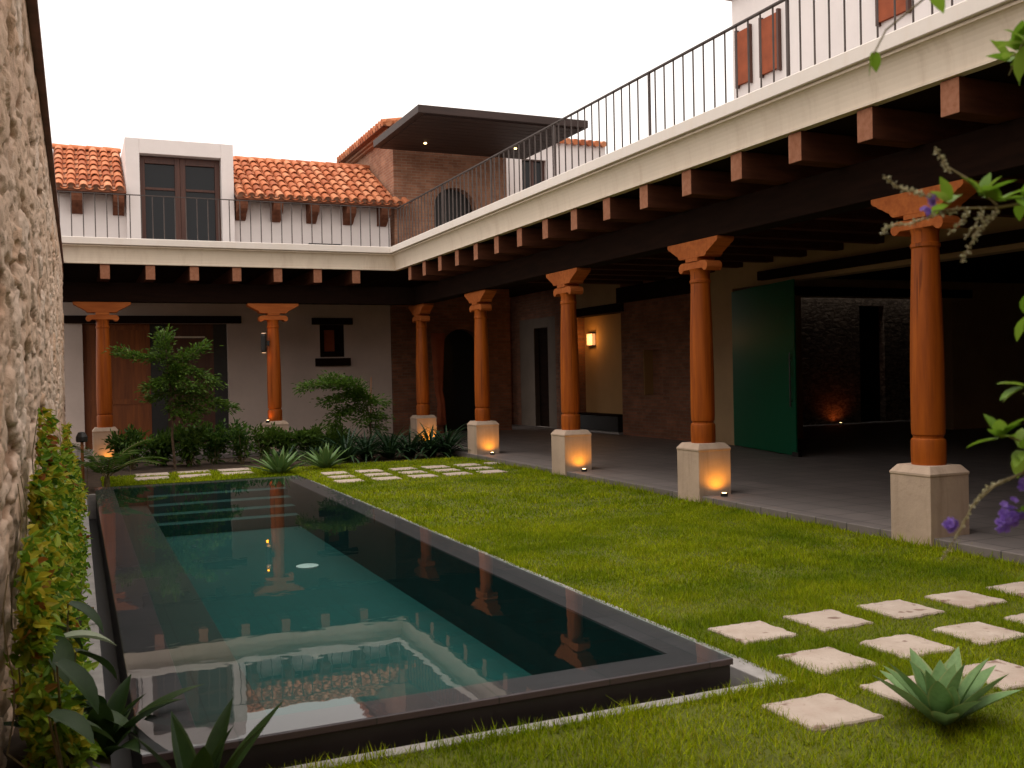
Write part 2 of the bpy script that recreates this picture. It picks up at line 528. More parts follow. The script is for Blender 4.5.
class MB:
    def __init__(s):
        s.v = []
        s.f = []

    def box(s, x0, x1, y0, y1, z0, z1):
        b = len(s.v)
        for z in (z0, z1):
            s.v += [(x0, y0, z), (x1, y0, z), (x1, y1, z), (x0, y1, z)]
        s.f += [(b, b + 3, b + 2, b + 1), (b + 4, b + 5, b + 6, b + 7)]
        for i in range(4):
            j = (i + 1) % 4
            s.f.append((b + i, b + j, b + 4 + j, b + 4 + i))
        return s

    def loft(s, rings, close=True, caps=True):
        b = len(s.v)
        n = len(rings[0])
        for r in rings:
            s.v += [tuple(q) for q in r]
        for i in range(len(rings) - 1):
            for j in range(n if close else n - 1):
                k = (j + 1) % n
                s.f.append((b + i * n + j, b + i * n + k, b + (i + 1) * n + k, b + (i + 1) * n + j))
        if caps:
            s.f.append(tuple(b + j for j in reversed(range(n))))
            s.f.append(tuple(b + (len(rings) - 1) * n + j for j in range(n)))
        return s

    def lathe(s, prof, cx=0, cy=0, n=24):
        return s.loft([[(cx + r * math.cos(2 * PI * j / n), cy + r * math.sin(2 * PI * j / n), z) for j in range(n)] for r, z in prof])

    def prism(s, poly, axis, a0, a1):
        """poly of 2D points; axis 'x': (y,z), 'y': (x,z), 'z': (x,y)"""
        def P(q, a):
            return {'x': (a, q[0], q[1]), 'y': (q[0], a, q[1]), 'z': (q[0], q[1], a)}[axis]
        return s.loft([[P(q, a0) for q in poly], [P(q, a1) for q in poly]])

    def tube(s, path, rad, n=6):
        rings = []
        pts = [Vector(p) for p in path]
        for i, p in enumerate(pts):
            d = (pts[min(i + 1, len(pts) - 1)] - pts[max(i - 1, 0)]).normalized()
            a = d.cross(Vector((0.31, 0.95, 0.05)))
            if a.length < 0.05:
                a = d.cross(Vector((1, 0, 0)))
            a.normalize()
            b = d.cross(a)
            r = rad[i] if isinstance(rad, (list, tuple)) else rad
            rings.append([p + (a * math.cos(2 * PI * k / n) + b * math.sin(2 * PI * k / n)) * r for k in range(n)])
        return s.loft(rings)

    def leaf(s, p, d, nrm, L, W, fold=0.15):
        p = Vector(p)
        d = Vector(d).normalized()
        sd = d.cross(Vector(nrm))
        if sd.length < 1e-4:
            sd = d.cross(Vector((1, 0.2, 0)))
        sd.normalize()
        up = sd.cross(d)
        b = len(s.v)
        m1 = p + d * L * 0.28
        m2 = p + d * L * 0.66 - up * L * 0.04
        s.v += [tuple(p), tuple(m1 + sd * W * 0.5 + up * W * fold), tuple(m2 + sd * W * 0.36 + up * W * fold), tuple(p + d * L - up * L * 0.14),
                tuple(m2 - sd * W * 0.36 + up * W * fold), tuple(m1 - sd * W * 0.5 + up * W * fold)]
        s.f += [(b, b + 1, b + 2, b + 3), (b, b + 3, b + 4, b + 5)]
        return s

    def blade(s, p, az, elev0, elev1, L, W, seg=10, fold=0.25, tipw=0.0, prof=None):
        """long arching leaf with a V fold"""
        p = Vector(p)
        h = Vector((math.cos(az), math.sin(az), 0))
        sd = Vector((-math.sin(az), math.cos(az), 0))
        b = len(s.v)
        q = p.copy()
        for i in range(seg + 1):
            tt = i / seg
            e = elev0 + (elev1 - elev0) * tt
            d = h * math.cos(e) + Vector((0, 0, 1)) * math.sin(e)
            up = -h * math.sin(e) + Vector((0, 0, 1)) * math.cos(e)
            w = (prof(tt) if prof else (0.55 + 1.6 * tt - 2.15 * tt * tt if tt < 1 else tipw)) * W
            w = max(w, 0.002)
            s.v += [tuple(q + sd * w / 2 + up * w * fold), tuple(q), tuple(q - sd * w / 2 + up * w * fold)]
            q = q + d * L / seg
        for i in range(seg):
            o = b + i * 3
            s.f += [(o, o + 1, o + 4, o + 3), (o + 1, o + 2, o + 5, o + 4)]
        return s

    def build(s, name, mat, parent=None, smooth=False, bevel=0, autosmooth=False):
        off = OFF.get(parent.name, Vector((0, 0, 0))) if parent else Vector((0, 0, 0))
        me = bpy.data.meshes.new(name)
        me.from_pydata([(x - off.x, y - off.y, z - off.z) for x, y, z in s.v], [], s.f)
        me.materials.append(mat)
        if smooth:
            for pl in me.polygons:
                pl.use_smooth = True
        me.update()
        o = bpy.data.objects.new(name, me)
        C.objects.link(o)
        if parent:
            o.parent = parent
            OFF[o.name] = off
        if bevel:
            md = o.modifiers.new('bevel', 'BEVEL')
            md.width = bevel
            md.segments = 2
            md.limit_method = 'ANGLE'
            md.angle_limit = R(40)
        return o


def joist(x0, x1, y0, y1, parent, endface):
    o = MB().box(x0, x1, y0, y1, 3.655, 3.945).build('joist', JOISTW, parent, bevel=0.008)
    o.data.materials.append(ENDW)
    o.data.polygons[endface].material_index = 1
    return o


def B(*a):
    return MB().box(*a)


def single(o, label, cat, group=None):
    return tag(o, label, cat, group)


def copy_tree(o, parent=None):
    c = o.copy()
    C.objects.link(c)
    if parent:
        c.parent = parent
    for ch in list(o.children):
        copy_tree(ch, c)
    return c


ORD = ['first', 'second', 'third', 'fourth', 'fifth', 'sixth', 'seventh', 'eighth', 'ninth', 'tenth']

# ------------------------------------------------------------------ ground, lawn, floor
gx0, gx1, gy0, gy1 = -0.0, 3.42, 4.11, 15.68
m = MB()
m.box(-400, gx0, -400, 400, -0.7, -0.02)
m.box(gx1, 400, -400, 400, -0.7, -0.02)
m.box(gx0, gx1, -400, gy0, -0.7, -0.02)
m.box(gx0, gx1, gy1, 400, -0.7, -0.02)
tag(m.build('ground', SOIL), kind='structure')

m = MB()
m.box(gx1, 7.03, -3, 18.2, -0.012, -0.006)
m.box(0.35, gx1, -3, gy0, -0.012, -0.006)
m.box(0.35, gx1, gy1, 18.35, -0.012, -0.006)
tag(m.build('lawn', LAWN), kind='structure')

m = MB()
m.box(7.02, 12.2, -3, 27.5, -0.016, 0.08)
m.box(-1.2, 7.02, 21.32, 24.8, -0.016, 0.08)
m.box(12.2, 24, -3, 22, -0.016, 0.072)
tag(m.build('arcade_floor', FLOOR, bevel=0.008), kind='structure')

# ------------------------------------------------------------------ pool
pool = thing('swimming_pool', 'long dark slate plunge pool brimming level with its rim beside the lawn', 'swimming pool', (1.68, 9.9, -0.3))
PX0, PX1, PY0, PY1 = 0.21, 3.15, 4.29, 15.45
IX0, IX1, IY0, IY1 = 0.45, 2.89, 4.53, 15.2
zt = 0.112
for nm, mat, ins, za, zb in (('rim_wall', 'SLATED', 0.012, -0.355, 0.078), ('coping', 'SLATE', 0.0, 0.079, zt)):
    m = MB()
    oo = [(PX0 + ins, PY0 + ins), (PX1 - ins, PY0 + ins), (PX1 - ins, PY1 - ins), (PX0 + ins, PY1 - ins)]
    ii = [(IX0, IY0), (IX1, IY0), (IX1, IY1), (IX0, IY1)]
    for x, y in oo: m.v += [(x, y, za), (x, y, zb)]
    for x, y in ii: m.v += [(x, y, za), (x, y, zb)]
    for k in range(4):
        j = (k + 1) % 4
        m.f += [(2 * k, 2 * j, 2 * j + 1, 2 * k + 1), (8 + 2 * j, 8 + 2 * k, 9 + 2 * k, 9 + 2 * j),
                (2 * k + 1, 2 * j + 1, 9 + 2 * j, 9 + 2 * k), (2 * j, 2 * k, 8 + 2 * k, 8 + 2 * j)]
    m.build(nm, globals()[mat], pool, bevel=0.004)
m = MB()
FZ = -0.48
m.box(IX0 - 0.01, IX1 + 0.01, IY0 - 0.01, IY1 + 0.01, FZ - 0.1, FZ)
m.box(IX0 - 0.01, IX0 + 0.004, IY0, IY1, FZ, zt - 0.012)
m.box(IX0, IX1, IY0 - 0.01, IY0 + 0.004, FZ, zt - 0.012)
m.box(IX0, IX1, IY1 - 0.004, IY1 + 0.01, FZ, zt - 0.012)
m.build('basin', POOLIN, pool)
B(IX1 - 0.004, IX1 + 0.009, IY0, IY1, FZ, zt - 0.012).build('side_lining', plain('dark_teal_lining', (0.002, 0.022, 0.022), 0.6), pool)
B(IX0 + 0.004, 0.90, IY0 + 0.004, IY1 - 0.004, FZ + 0.002, -0.16).build('bench', WETSLATE, pool, bevel=0.006)
for k in range(4):
    B(0.902, IX1 - 0.006, IY1 - 0.27 * (k + 1), IY1 - 0.27 * k - 0.006, FZ + 0.002, -0.02 - 0.10 * k).build('step', POOLIN, pool, bevel=0.006)
MB().lathe([(0.0, FZ + 0.001), (0.125, FZ + 0.001), (0.125, FZ + 0.014), (0.10, FZ + 0.02), (0.0, FZ + 0.022)], 2.325, 11.03).build('floor_drain', DISC, pool, smooth=False)
# gutter and its kerb
m = MB()
m.v = [(0, 4.11, -0.36), (3.42, 4.11, -0.36), (3.42, 15.68, -0.36), (0, 15.68, -0.36),
       (PX0 + .05, PY0 + .05, -0.36), (PX1 - .05, PY0 + .05, -0.36), (PX1 - .05, PY1 - .05, -0.36), (PX0 + .05, PY1 - .05, -0.36)]
m.f = [(0, 1, 5, 4), (1, 2, 6, 5), (2, 3, 7, 6), (3, 0, 4, 7)]
m.build('gutter_floor', BLACK, pool)
m = MB()
m.box(0.0, 3.42, 4.11, 4.19, -0.36, 0.004)
m.box(0.0, 3.42, 15.6, 15.68, -0.36, 0.004)
m.box(0.0, 0.10, 4.19, 15.6, -0.36, 0.004)
m.box(3.275, 3.42, 4.19, 15.6, -0.36, 0.004)
m.build('kerb', KERB, pool, bevel=0.006)
# water sheet: a slab whose brim lips over the rim
n = 2
m = MB()
m.v = [(PX0 - 0.003, PY0 - 0.003, 0.12), (PX1 + 0.003, PY0 - 0.003, 0.12), (PX1 + 0.003, PY1 + 0.003, 0.12), (PX0 - 0.003, PY1 + 0.003, 0.12)]
m.f = [(0, 1, 2, 3)]
tag(m.build('pool_water', WATER), kind='structure')

# ------------------------------------------------------------------ left rubble wall
wall = thing('rubble_wall', 'tall pinkish rubble stone wall along the left of the pool', 'wall', (-0.5, 11, 0))
NY, NZ = 520, 280
ys = np.linspace(1.2, 20.78, NY)
zs = np.linspace(-0.05, 3.93, NZ)


NG = {}


def vnoise(a, b, freq, seed):
    if seed not in NG: NG[seed] = np.random.default_rng(seed).random((1300, 1300))
    G = NG[seed]
    A, Bq = a * freq, b * freq
    i, j = np.floor(A).astype(int) % 1299, np.floor(Bq).astype(int) % 1299
    fa, fb = A - np.floor(A), Bq - np.floor(Bq)
    fa, fb = fa * fa * (3 - 2 * fa), fb * fb * (3 - 2 * fb)
    return (G[i, j] * (1 - fa) * (1 - fb) + G[i + 1, j] * fa * (1 - fb) + G[i, j + 1] * (1 - fa) * fb + G[i + 1, j + 1] * fa * fb)


YY, ZZ = np.meshgrid(ys, zs, indexing='ij')
gsy, gsz = 0.62, 0.27
rs = np.random.default_rng(5)
ny_, nz_ = int(20.5 / gsy) + 4, int(4.2 / gsz) + 4
PJ = rs.random((ny_, nz_, 2)) * 0.9
SH = rs.random((ny_, nz_))
A_, B_ = (YY - 1.0) / gsy + 1.5, (ZZ + 0.1) / gsz + 1.5
A_ = A_ + 0.8 * (vnoise(YY, ZZ, 4, 41) - 0.5)
B_ = B_ + 0.7 * (vnoise(YY, ZZ, 4, 42) - 0.5)
i0, j0 = np.floor(A_).astype(int), np.floor(B_).astype(int)
d1 = np.full(YY.shape, 9.0)
d2 = np.full(YY.shape, 9.0)
cell = np.zeros(YY.shape)
for di in (-1, 0, 1):
    for dj in (-1, 0, 1):
        ii_, jj_ = np.clip(i0 + di, 0, ny_ - 1), np.clip(j0 + dj, 0, nz_ - 1)
        dd_ = np.hypot(i0 + di + PJ[ii_, jj_, 0] - A_, j0 + dj + PJ[ii_, jj_, 1] - B_)
        nearer = dd_ < d1
        d2 = np.where(nearer, d1, np.minimum(d2, dd_))
        cell = np.where(nearer, SH[ii_, jj_], cell)
        d1 = np.where(nearer, dd_, d1)
edge_ = np.clip((d2 - d1) / 0.16, 0, 1)
face_ = edge_ * edge_ * (3 - 2 * edge_)
rough_ = vnoise(YY + 3, ZZ + 5, 9, 3) - 0.5
pit_ = np.clip((vnoise(YY * 0.42 + 11, ZZ + 2, 8.5, 4) - 0.72) / 0.14, 0, 1)
pit_ = np.maximum(pit_, 0.8 * np.clip((vnoise(YY * 0.4 + 21, ZZ + 1, 19, 14) - 0.76) / 0.12, 0, 1))
disp = -0.02 + face_ * (0.006 + 0.024 * cell) + 0.016 * rough_ + 0.013 * (vnoise(YY * 0.5 + 40, ZZ + 9, 24, 2) - 0.5) + 0.007 * (vnoise(YY * 0.5 + 4, ZZ + 19, 48, 12) - 0.5) - 0.04 * pit_
disp *= np.clip((3.93 - ZZ) / 0.25, 0.15, 1)
def wall_x(y, z):
    far = np.clip((y - 5) / 15.5, -0.2, 1)
    top = np.clip(z / 3.93, 0, 1)
    base = -0.325 + 0.115 * far
    return base + (-0.225 + 0.035 * far - base) * top


XX = wall_x(YY, ZZ) + disp
me = bpy.data.meshes.new('wall_face')
V = np.stack([XX, YY, ZZ], -1).reshape(-1, 3) - np.array([-0.5, 11, 0])
idx = np.arange(NY * NZ).reshape(NY, NZ)
F = np.stack([idx[:-1, :-1], idx[1:, :-1], idx[1:, 1:], idx[:-1, 1:]], -1).reshape(-1, 4)
me.from_pydata(V.tolist(), [], F.tolist())
me.materials.append(RUBBLE)
at_ = me.attributes.new('stone_tone', 'FLOAT', 'POINT')
at_.data.foreach_set('value', cell.reshape(-1).astype(np.float32))
at_ = me.attributes.new('mortar', 'FLOAT', 'POINT')
at_.data.foreach_set('value', np.clip(0.55 * (1 - face_) + pit_, 0, 1).reshape(-1).astype(np.float32))
for pl in me.polygons: pl.use_smooth = True
o = bpy.data.objects.new('wall_face', me)
C.objects.link(o)
o.parent = wall
B(-0.75, -0.42, 1.2, 20.78, -0.3, 3.93).build('wall_core', RUBBLE, wall)
B(-0.80, -0.158, 1.15, 20.8, 3.93, 3.99).build('coping', COPE, wall, bevel=0.006)
B(-0.76, -0.20, 20.782, 20.84, 0, 3.93).build('end_trim', FRAMEW, wall)

# ------------------------------------------------------------------ arcade columns
CX, CYB = 7.265, 21.60
col_y = [6.79, 10.38, 14.04, 17.91]
col_x = [7.225, 7.222, 7.235, 7.29]


def make_column(axis):
    """column at origin; zapata along 'x' or 'y'"""
    c = thing('arcade_column', 'x', 'column', (0, 0, 0), 'wooden columns of the arcade')
    h = 0.238
    m = MB()
    def sq(r, z): return [(-r, -r, z), (r, -r, z), (r, r, z), (-r, r, z)]
    m.loft([sq(h, -0.02), sq(h, 0.628), sq(h + 0.006, 0.634), sq(h + 0.006, 0.655), sq(h - 0.045, 0.72)])
    m.build('plinth', CANTERA, c, bevel=0.012)
    prof = [(0.0, 0.72), (0.168, 0.72), (0.172, 0.80), (0.172, 0.93), (0.166, 0.955), (0.148, 0.968), (0.148, 0.985), (0.162, 1.0), (0.166, 1.05)]
    for z, r in ((1.3, 0.167), (1.6, 0.166), (1.9, 0.161), (2.2, 0.153), (2.5, 0.143), (2.7, 0.135)):
        prof.append((r, z))
    prof += [(0.135, 2.72), (0.148, 2.735), (0.148, 2.76), (0.135, 2.775), (0.135, 2.86), (0.15, 2.9), (0.0, 2.9)]
    prof = [(r * 0.9, z) for r, z in prof]
    sh = MB().lathe(prof, n=28).build('shaft', COLW, c, smooth=True)
    md = sh.modifiers.new('edge', 'EDGE_SPLIT')
    md.split_angle = R(35)
    # lower bolster with curled ends
    low = [(-0.15, 2.90), (-0.20, 2.90), (-0.225, 2.875), (-0.255, 2.865), (-0.29, 2.875), (-0.31, 2.91), (-0.305, 2.955), (-0.275, 2.985), (-0.24, 2.995)]
    poly = low + [(-a, z) for a, z in reversed(low)]
    # upper zapata with a moulded taper
    up = [(-0.27, 3.04), (-0.30, 3.06), (-0.315, 3.085), (-0.35, 3.10), (-0.40, 3.13), (-0.455, 3.155), (-0.48, 3.175), (-0.52, 3.19), (-0.545, 3.215), (-0.545, 3.255)]
    poly2 = up + [(-a, z) for a, z in reversed(up)]
    ax = 'y' if axis == 'x' else 'x'
    cp = MB().prism(poly2, ax, -0.125, 0.125).build('capital', CAPW, c, bevel=0.006)
    MB().prism(poly, ax, -0.115, 0.115).build('bolster', CAPW, cp, bevel=0.006)
    B(-0.13, 0.13, -0.13, 0.13, 2.996, 3.039).build('neck_block', CAPW, cp)
    return c


cols = []
labs = ['orange-brown wooden column nearest the viewer, on an unlit pale stone plinth',
        'orange-brown wooden column standing beside the tall green glass door',
        'orange-brown wooden column beside the lit alcove in the arcade',
        'orange-brown wooden column next before the dark inner corner of the arcade']
ca = make_column('y')
for i, (y, l) in enumerate(zip(col_y, labs)):
    o = ca if i == 0 else copy_tree(ca)
    o.location = (col_x[i], y, 0)
    o['label'] = l
    cols.append(o)
o = copy_tree(ca)
o.location = (CX, 3.21, 0)
o['label'] = 'wooden arcade column standing outside the right edge of the view'
o = copy_tree(ca)
o.location = (7.31, CYB, 0)
o['label'] = 'wooden column in the shaded inner corner with a glowing plinth behind dark plants'
cb = make_column('x')
cb.location = (3.93, CYB, 0)
cb['label'] = 'wooden column of the rear arcade carrying the small two-way sconce'
o = copy_tree(cb)
o.location = (0.52, CYB, 0)
o['label'] = 'wooden column of the rear arcade in front of the wide wooden door'

# ------------------------------------------------------------------ right arcade wing
aw = thing('arcade_wing', 'long arcaded wing with cream cornice and dark joists on the right of the lawn', 'building', (9.5, 12, 0))
# cornice profile (outward offset, z)
prof = [(-0.10, 3.95), (0.0, 3.95), (0.0, 3.975), (-0.012, 3.98), (-0.012, 4.0)]
for k in range(9):
    a = k / 8 * PI / 2
    prof.append((-0.012 + 0.107 * (1 - math.cos(a)), 4.0 + 0.275 * math.sin(a)))
prof += [(0.098, 4.29), (0.088, 4.292), (0.088, 4.306), (-0.1, 4.306)]
capp = [(0.07, 4.308), (0.134, 4.309), (0.14, 4.315), (0.14, 4.435), (0.13, 4.445), (-0.35, 4.45), (-0.35, 4.402), (-0.12, 4.402), (-0.12, 4.308)]
m = MB()
m.loft([[(6.46 - o_, -2.19, z) for o_, z in prof], [(6.46 - o_, 20.8 - o_, z) for o_, z in prof]])
m.build('cornice', CREAM, aw)
m = MB()
m.loft([[(6.46 - o_, -2.19, z) for o_, z in capp], [(6.46 - o_, 20.8 - o_, z) for o_, z in capp]])
m.build('cornice_cap', CAPP, aw)
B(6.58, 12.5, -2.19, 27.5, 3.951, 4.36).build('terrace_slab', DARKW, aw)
B(6.82, 12.2, -2.19, 24.79, 4.361, 4.40).build('terrace_paving', FLOOR, aw)
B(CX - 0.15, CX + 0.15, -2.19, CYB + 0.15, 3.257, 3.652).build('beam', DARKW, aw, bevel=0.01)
y = 0.25 + 0.0
jm = None
for k in range(-8, 16):
    yy = 5.93 + 0.937 * k
    if jm is None:
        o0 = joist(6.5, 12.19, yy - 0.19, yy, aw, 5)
        jm = (o0, yy)
    else:
        o = o0.copy()
        C.objects.link(o)
        o.location = (0, yy - jm[1], 0)
# inner wall
m = MB()
XW = 12.2
m.box(XW, 12.5, -2.19, 4, 0.08, 3.96)
m.box(XW, 12.5, 4, 16.42, 3.25, 3.96)
m.box(XW, 12.5, 16.42, 17.4, 0.08, 3.96)
m.build('plaster_wall', INNER, aw)
m = MB()
m.box(XW - 0.03, 12.5, 17.4, 19.03, 0.08, 3.96)
m.box(XW - 0.03, 12.5, 19.03, 19.86, 0.08, 1.07)
m.box(XW - 0.03, 12.5, 19.03, 19.86, 2.12, 3.96)
m.box(XW - 0.03, 12.5, 19.86, 20.85, 0.08, 3.96)
m.box(12.42, 12.5, 19.03, 19.86, 1.07, 2.12)
m.build('brick_wall', BRICKD, aw)
B(XW - 0.03, 12.5, 23.25, 24.45, 0.08, 3.96).build('brick_wall', BRICKD, aw)
B(12.18, 12.42, 19.835, 19.859, 1.072, 2.118).build('niche_reveal', ALCOVE, aw)
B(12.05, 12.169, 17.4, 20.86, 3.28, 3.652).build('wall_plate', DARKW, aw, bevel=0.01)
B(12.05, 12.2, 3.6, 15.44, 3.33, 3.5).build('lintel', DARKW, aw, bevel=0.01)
al = B(12.45, 12.55, 20.85, 23.25, 0.08, 3.96).build('alcove', ALCOVE, aw)
B(12.2, 12.449, 20.852, 23.248, 3.3, 3.94).build('alcove_header', INNER, al)
B(12.12, 12.449, 20.7, 23.4, 3.08, 3.299).build('lintel', DARKW, aw, bevel=0.01)
m = MB()
m.box(XW, 12.5, 24.45, 25.0, 0.08, 3.2)
m.box(XW, 12.5, 25.9, 26.9, 0.08, 3.2)
m.box(XW, 12.5, 25.0, 25.9, 2.92, 3.2)
sr = m.build('door_surround', CANTERA, aw, bevel=0.01)
sr.data.materials[0] = plaster('dim_stone', (0.16, 0.12, 0.09), 0.2, 0.4)
B(12.35, 12.42, 25.0, 25.9, 0.08, 2.92).build('door', DARKW, aw)
m = MB()
m.box(XW, 12.5, 24.45, 27.5, 3.2, 3.96)
m.box(XW, 12.5, 26.9, 27.5, 0.08, 3.2)
m.box(10.9, 12.6, 27.5, 27.8, 0, 4.3)
m.build('end_wall', BRICKD, aw)
# room behind the big opening
m = MB()
m.box(12.5, 14.6, 17.2, 17.5, 0.07, 3.6)
m.box(14.6, 19.12, 17.2, 17.5, 3.2, 3.6)
m.box(19.12, 24, 17.2, 17.5, 0.07, 3.6)
m.box(24, 24.3, -3, 22, 0, 3.6)
m.box(12.5, 24, -3.3, -3, 0, 3.6)
m.build('room_wall', plaster('room_plaster', (0.50, 0.35, 0.20), 0.12, 0.2), aw)
B(12.5, 24.3, -3.3, 17.5, 3.6, 3.8).build('room_ceiling', DARKW, aw)
B(14.0, 19.7, 17.1, 17.2, 3.21, 3.4).build('lintel', DARKW, aw, bevel=0.01)
m = MB()
m.box(13, 19.85, 21, 21.3, 0, 5.0)
m.box(20.75, 24.3, 21, 21.3, 0, 5.0)
m.box(19.85, 20.75, 21, 21.3, 3.3, 5.0)
m.build('patio_wall', GREYRUB, aw)
B(19.85, 20.75, 21.2, 21.28, 0.07, 3.3).build('door', DARKW, aw)
m = MB()
m.box(12.7, 13, 17.5, 21.3, 0, 5.0)
m.box(12.7, 24.3, 17.5, 20.82, 3.65, 3.8)
m.build('patio_roof', DARKW, aw)
# green glass leaf, swung a little into the arcade
p0, p1 = Vector((12.12, 16.33, 0)), Vector((11.47, 13.68, 0))
d = (p1 - p0).normalized()
nn = Vector((d.y, -d.x, 0)) * 0.012
gd = MB()
gd.prism([(p0 + nn)[:2], (p1 + nn)[:2], (p1 - nn)[:2], (p0 - nn)[:2]], 'z', 0.10, 3.18)
gl = gd.build('glass_door', GREENG, aw)
gl['label'] = 'tall green-tinted frameless glass door'
hp = p1 - d * 0.12
m = MB()
hn = Vector((-abs(nn.x), nn.y, 0)).normalized() * 0.06
hq = hp + Vector((-0.06, 0, 0))
m.tube([(hq.x, hq.y, 0.95), (hq.x, hq.y, 1.9)], 0.016, 8)
m.tube([(hq.x, hq.y, 1.05), (hp.x, hp.y, 1.05)], 0.01)
m.tube([(hq.x, hq.y, 1.8), (hp.x, hp.y, 1.8)], 0.01)
m.build('handle', plain('steel', (0.06, 0.06, 0.06), 0.4, 1.0), gl)
B(p1.x - 0.04, p1.x + 0.04, p1.y - 0.08, p1.y + 0.08, 0.081, 0.16).build('pivot', MATS['steel'], gl)

# bench in the alcove
bn = thing('bench', 'low black bench on a pale foot under the lit alcove', 'bench', (12.3, 22.0, 0.08))
B(12.08, 12.44, 20.95, 23.2, 0.14, 0.52).build('seat', BLACK, bn, bevel=0.015)
B(12.12, 12.44, 20.98, 23.1, 0.082, 0.139).build('foot', KERB, bn)
B(12.06, 12.44, 20.93, 23.21, 0.521, 0.56).build('seat_board', DARKW, bn, bevel=0.01)

# ------------------------------------------------------------------ rear wing
bw = thing('rear_wing', 'white rear wing with a tiled roof and wooden terrace door behind the pool', 'building', (3.3, 24.8, 0))
m = MB()
m.loft([[(-1.2, 20.8 - o_, z) for o_, z in prof], [(6.46 - o_, 20.8 - o_, z) for o_, z in prof]])
m.build('cornice', CREAM, bw)
m = MB()
m.loft([[(-1.2, 20.8 - o_, z) for o_, z in capp], [(6.46 - o_, 20.8 - o_, z) for o_, z in capp]])
m.build('cornice_cap', CAPP, bw)
B(-1.2, 6.57, 20.92, 24.79, 3.951, 4.36).build('terrace_slab', DARKW, bw)
B(-1.2, 6.81, 21.16, 24.79, 4.361, 4.40).build('terrace_paving', FLOOR, bw)
B(-1.2, CX - 0.152, CYB - 0.15, CYB + 0.15, 3.257, 3.652).build('beam', DARKW, bw, bevel=0.01)
o0 = None
for k in range(-1, 7):
    xx = 0.48 + 0.838 * k
    if o0 is None:
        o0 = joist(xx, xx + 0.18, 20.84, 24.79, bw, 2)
        x0_ = xx
    else:
        o = o0.copy(); C.objects.link(o); o.location = (xx - x0_, 0, 0)
YB = 24.8
m = MB()
m.box(-1.2, 0.16, YB, YB + 0.3, 0.0, 3.95)
m.box(0.16, 3.42, YB, YB + 0.3, 3.0, 3.95)
m.box(3.42, 5.68, YB, YB + 0.3, 0.0, 3.95)
m.box(5.68, 6.32, YB, YB + 0.3, 0.0, 2.15)
m.box(5.68, 6.32, YB, YB + 0.3, 2.97, 3.95)
m.box(6.32, 7.55, YB, YB + 0.3, 0.0, 3.95)
m.build('lower_wall', WALLW, bw)
B(-0.22, 3.74, YB - 0.08, YB - 0.001, 3.0, 3.18).build('lintel', DARKW, bw, bevel=0.008)
dr = B(0.16, 1.62, YB + 0.14, YB + 0.2, 0.08, 3.05).build('door', DOORW, bw)
m = MB()
for x in (0.16, 1.56):
    m.box(x, x + 0.07, YB + 0.12, YB + 0.139, 0.08, 2.995)
for z in (0.08, 1.1, 2.85):
    m.box(0.232, 1.558, YB + 0.12, YB + 0.139, z, z + 0.12)
m.build('door_frame', DOORW, dr)
dr2 = B(2.0, 3.1, YB + 0.2, YB + 0.25, 0.08, 3.05).build('door', FRAMEW, bw)
B(1.62, 2.0, YB + 0.13, YB + 0.26, 0.08, 3.05).build('door_post', BLACK, bw)
B(3.1, 3.42, YB + 0.2, YB + 0.26, 0.08, 3.05).build('door_post', BLACK, bw)
B(2.1, 2.9, YB + 0.17, YB + 0.199, 2.66, 2.70).build('door_rail', CREAM, dr2)
wn = B(5.69, 6.31, YB + 0.16, YB + 0.2, 2.15, 2.97).build('window', GLASS, bw)
m = MB()
m.box(5.69, 5.80, YB + 0.05, YB + 0.15, 2.15, 2.97)
m.box(6.20, 6.31, YB + 0.05, YB + 0.15, 2.15, 2.97)
m.box(5.801, 6.199, YB + 0.05, YB + 0.15, 2.86, 2.97)
m.box(5.801, 6.199, YB + 0.05, YB + 0.15, 2.15, 2.25)
m.build('window_frame', DARKW, wn)
B(5.82, 6.08, YB + 0.12, YB + 0.158, 2.30, 2.84).build('shutter', CURTAIN, wn)
B(5.48, 6.53, YB - 0.07, YB + 0.04, 2.971, 3.14).build('window_lintel', DARKW, wn, bevel=0.008)
B(5.55, 6.45, YB - 0.09, YB + 0.04, 1.92, 2.12).build('sill', DARKW, wn, bevel=0.008)
# upper storey
YU = 24.8
m = MB()
m.box(-1.2, 1.17, YU, YU + 0.25, 4.36, 6.16)
m.box(3.62, 7.6, YU, YU + 0.25, 4.36, 6.16)
m.box(-1.2, 7.6, 28.0, 28.25, 4.36, 7.5)
m.box(-1.2, -0.95, YU + 0.25, 28.0, 4.36, 6.16)
m.build('upper_wall', WHITE, bw)
B(5.45, 6.27, YU - 0.03, YU - 0.002, 4.5, 5.03).build('vent', BLACK, bw)
B(4.15, 4.5, YU - 0.03, YU - 0.002, 4.5, 4.93).build('vent', BLACK, bw)


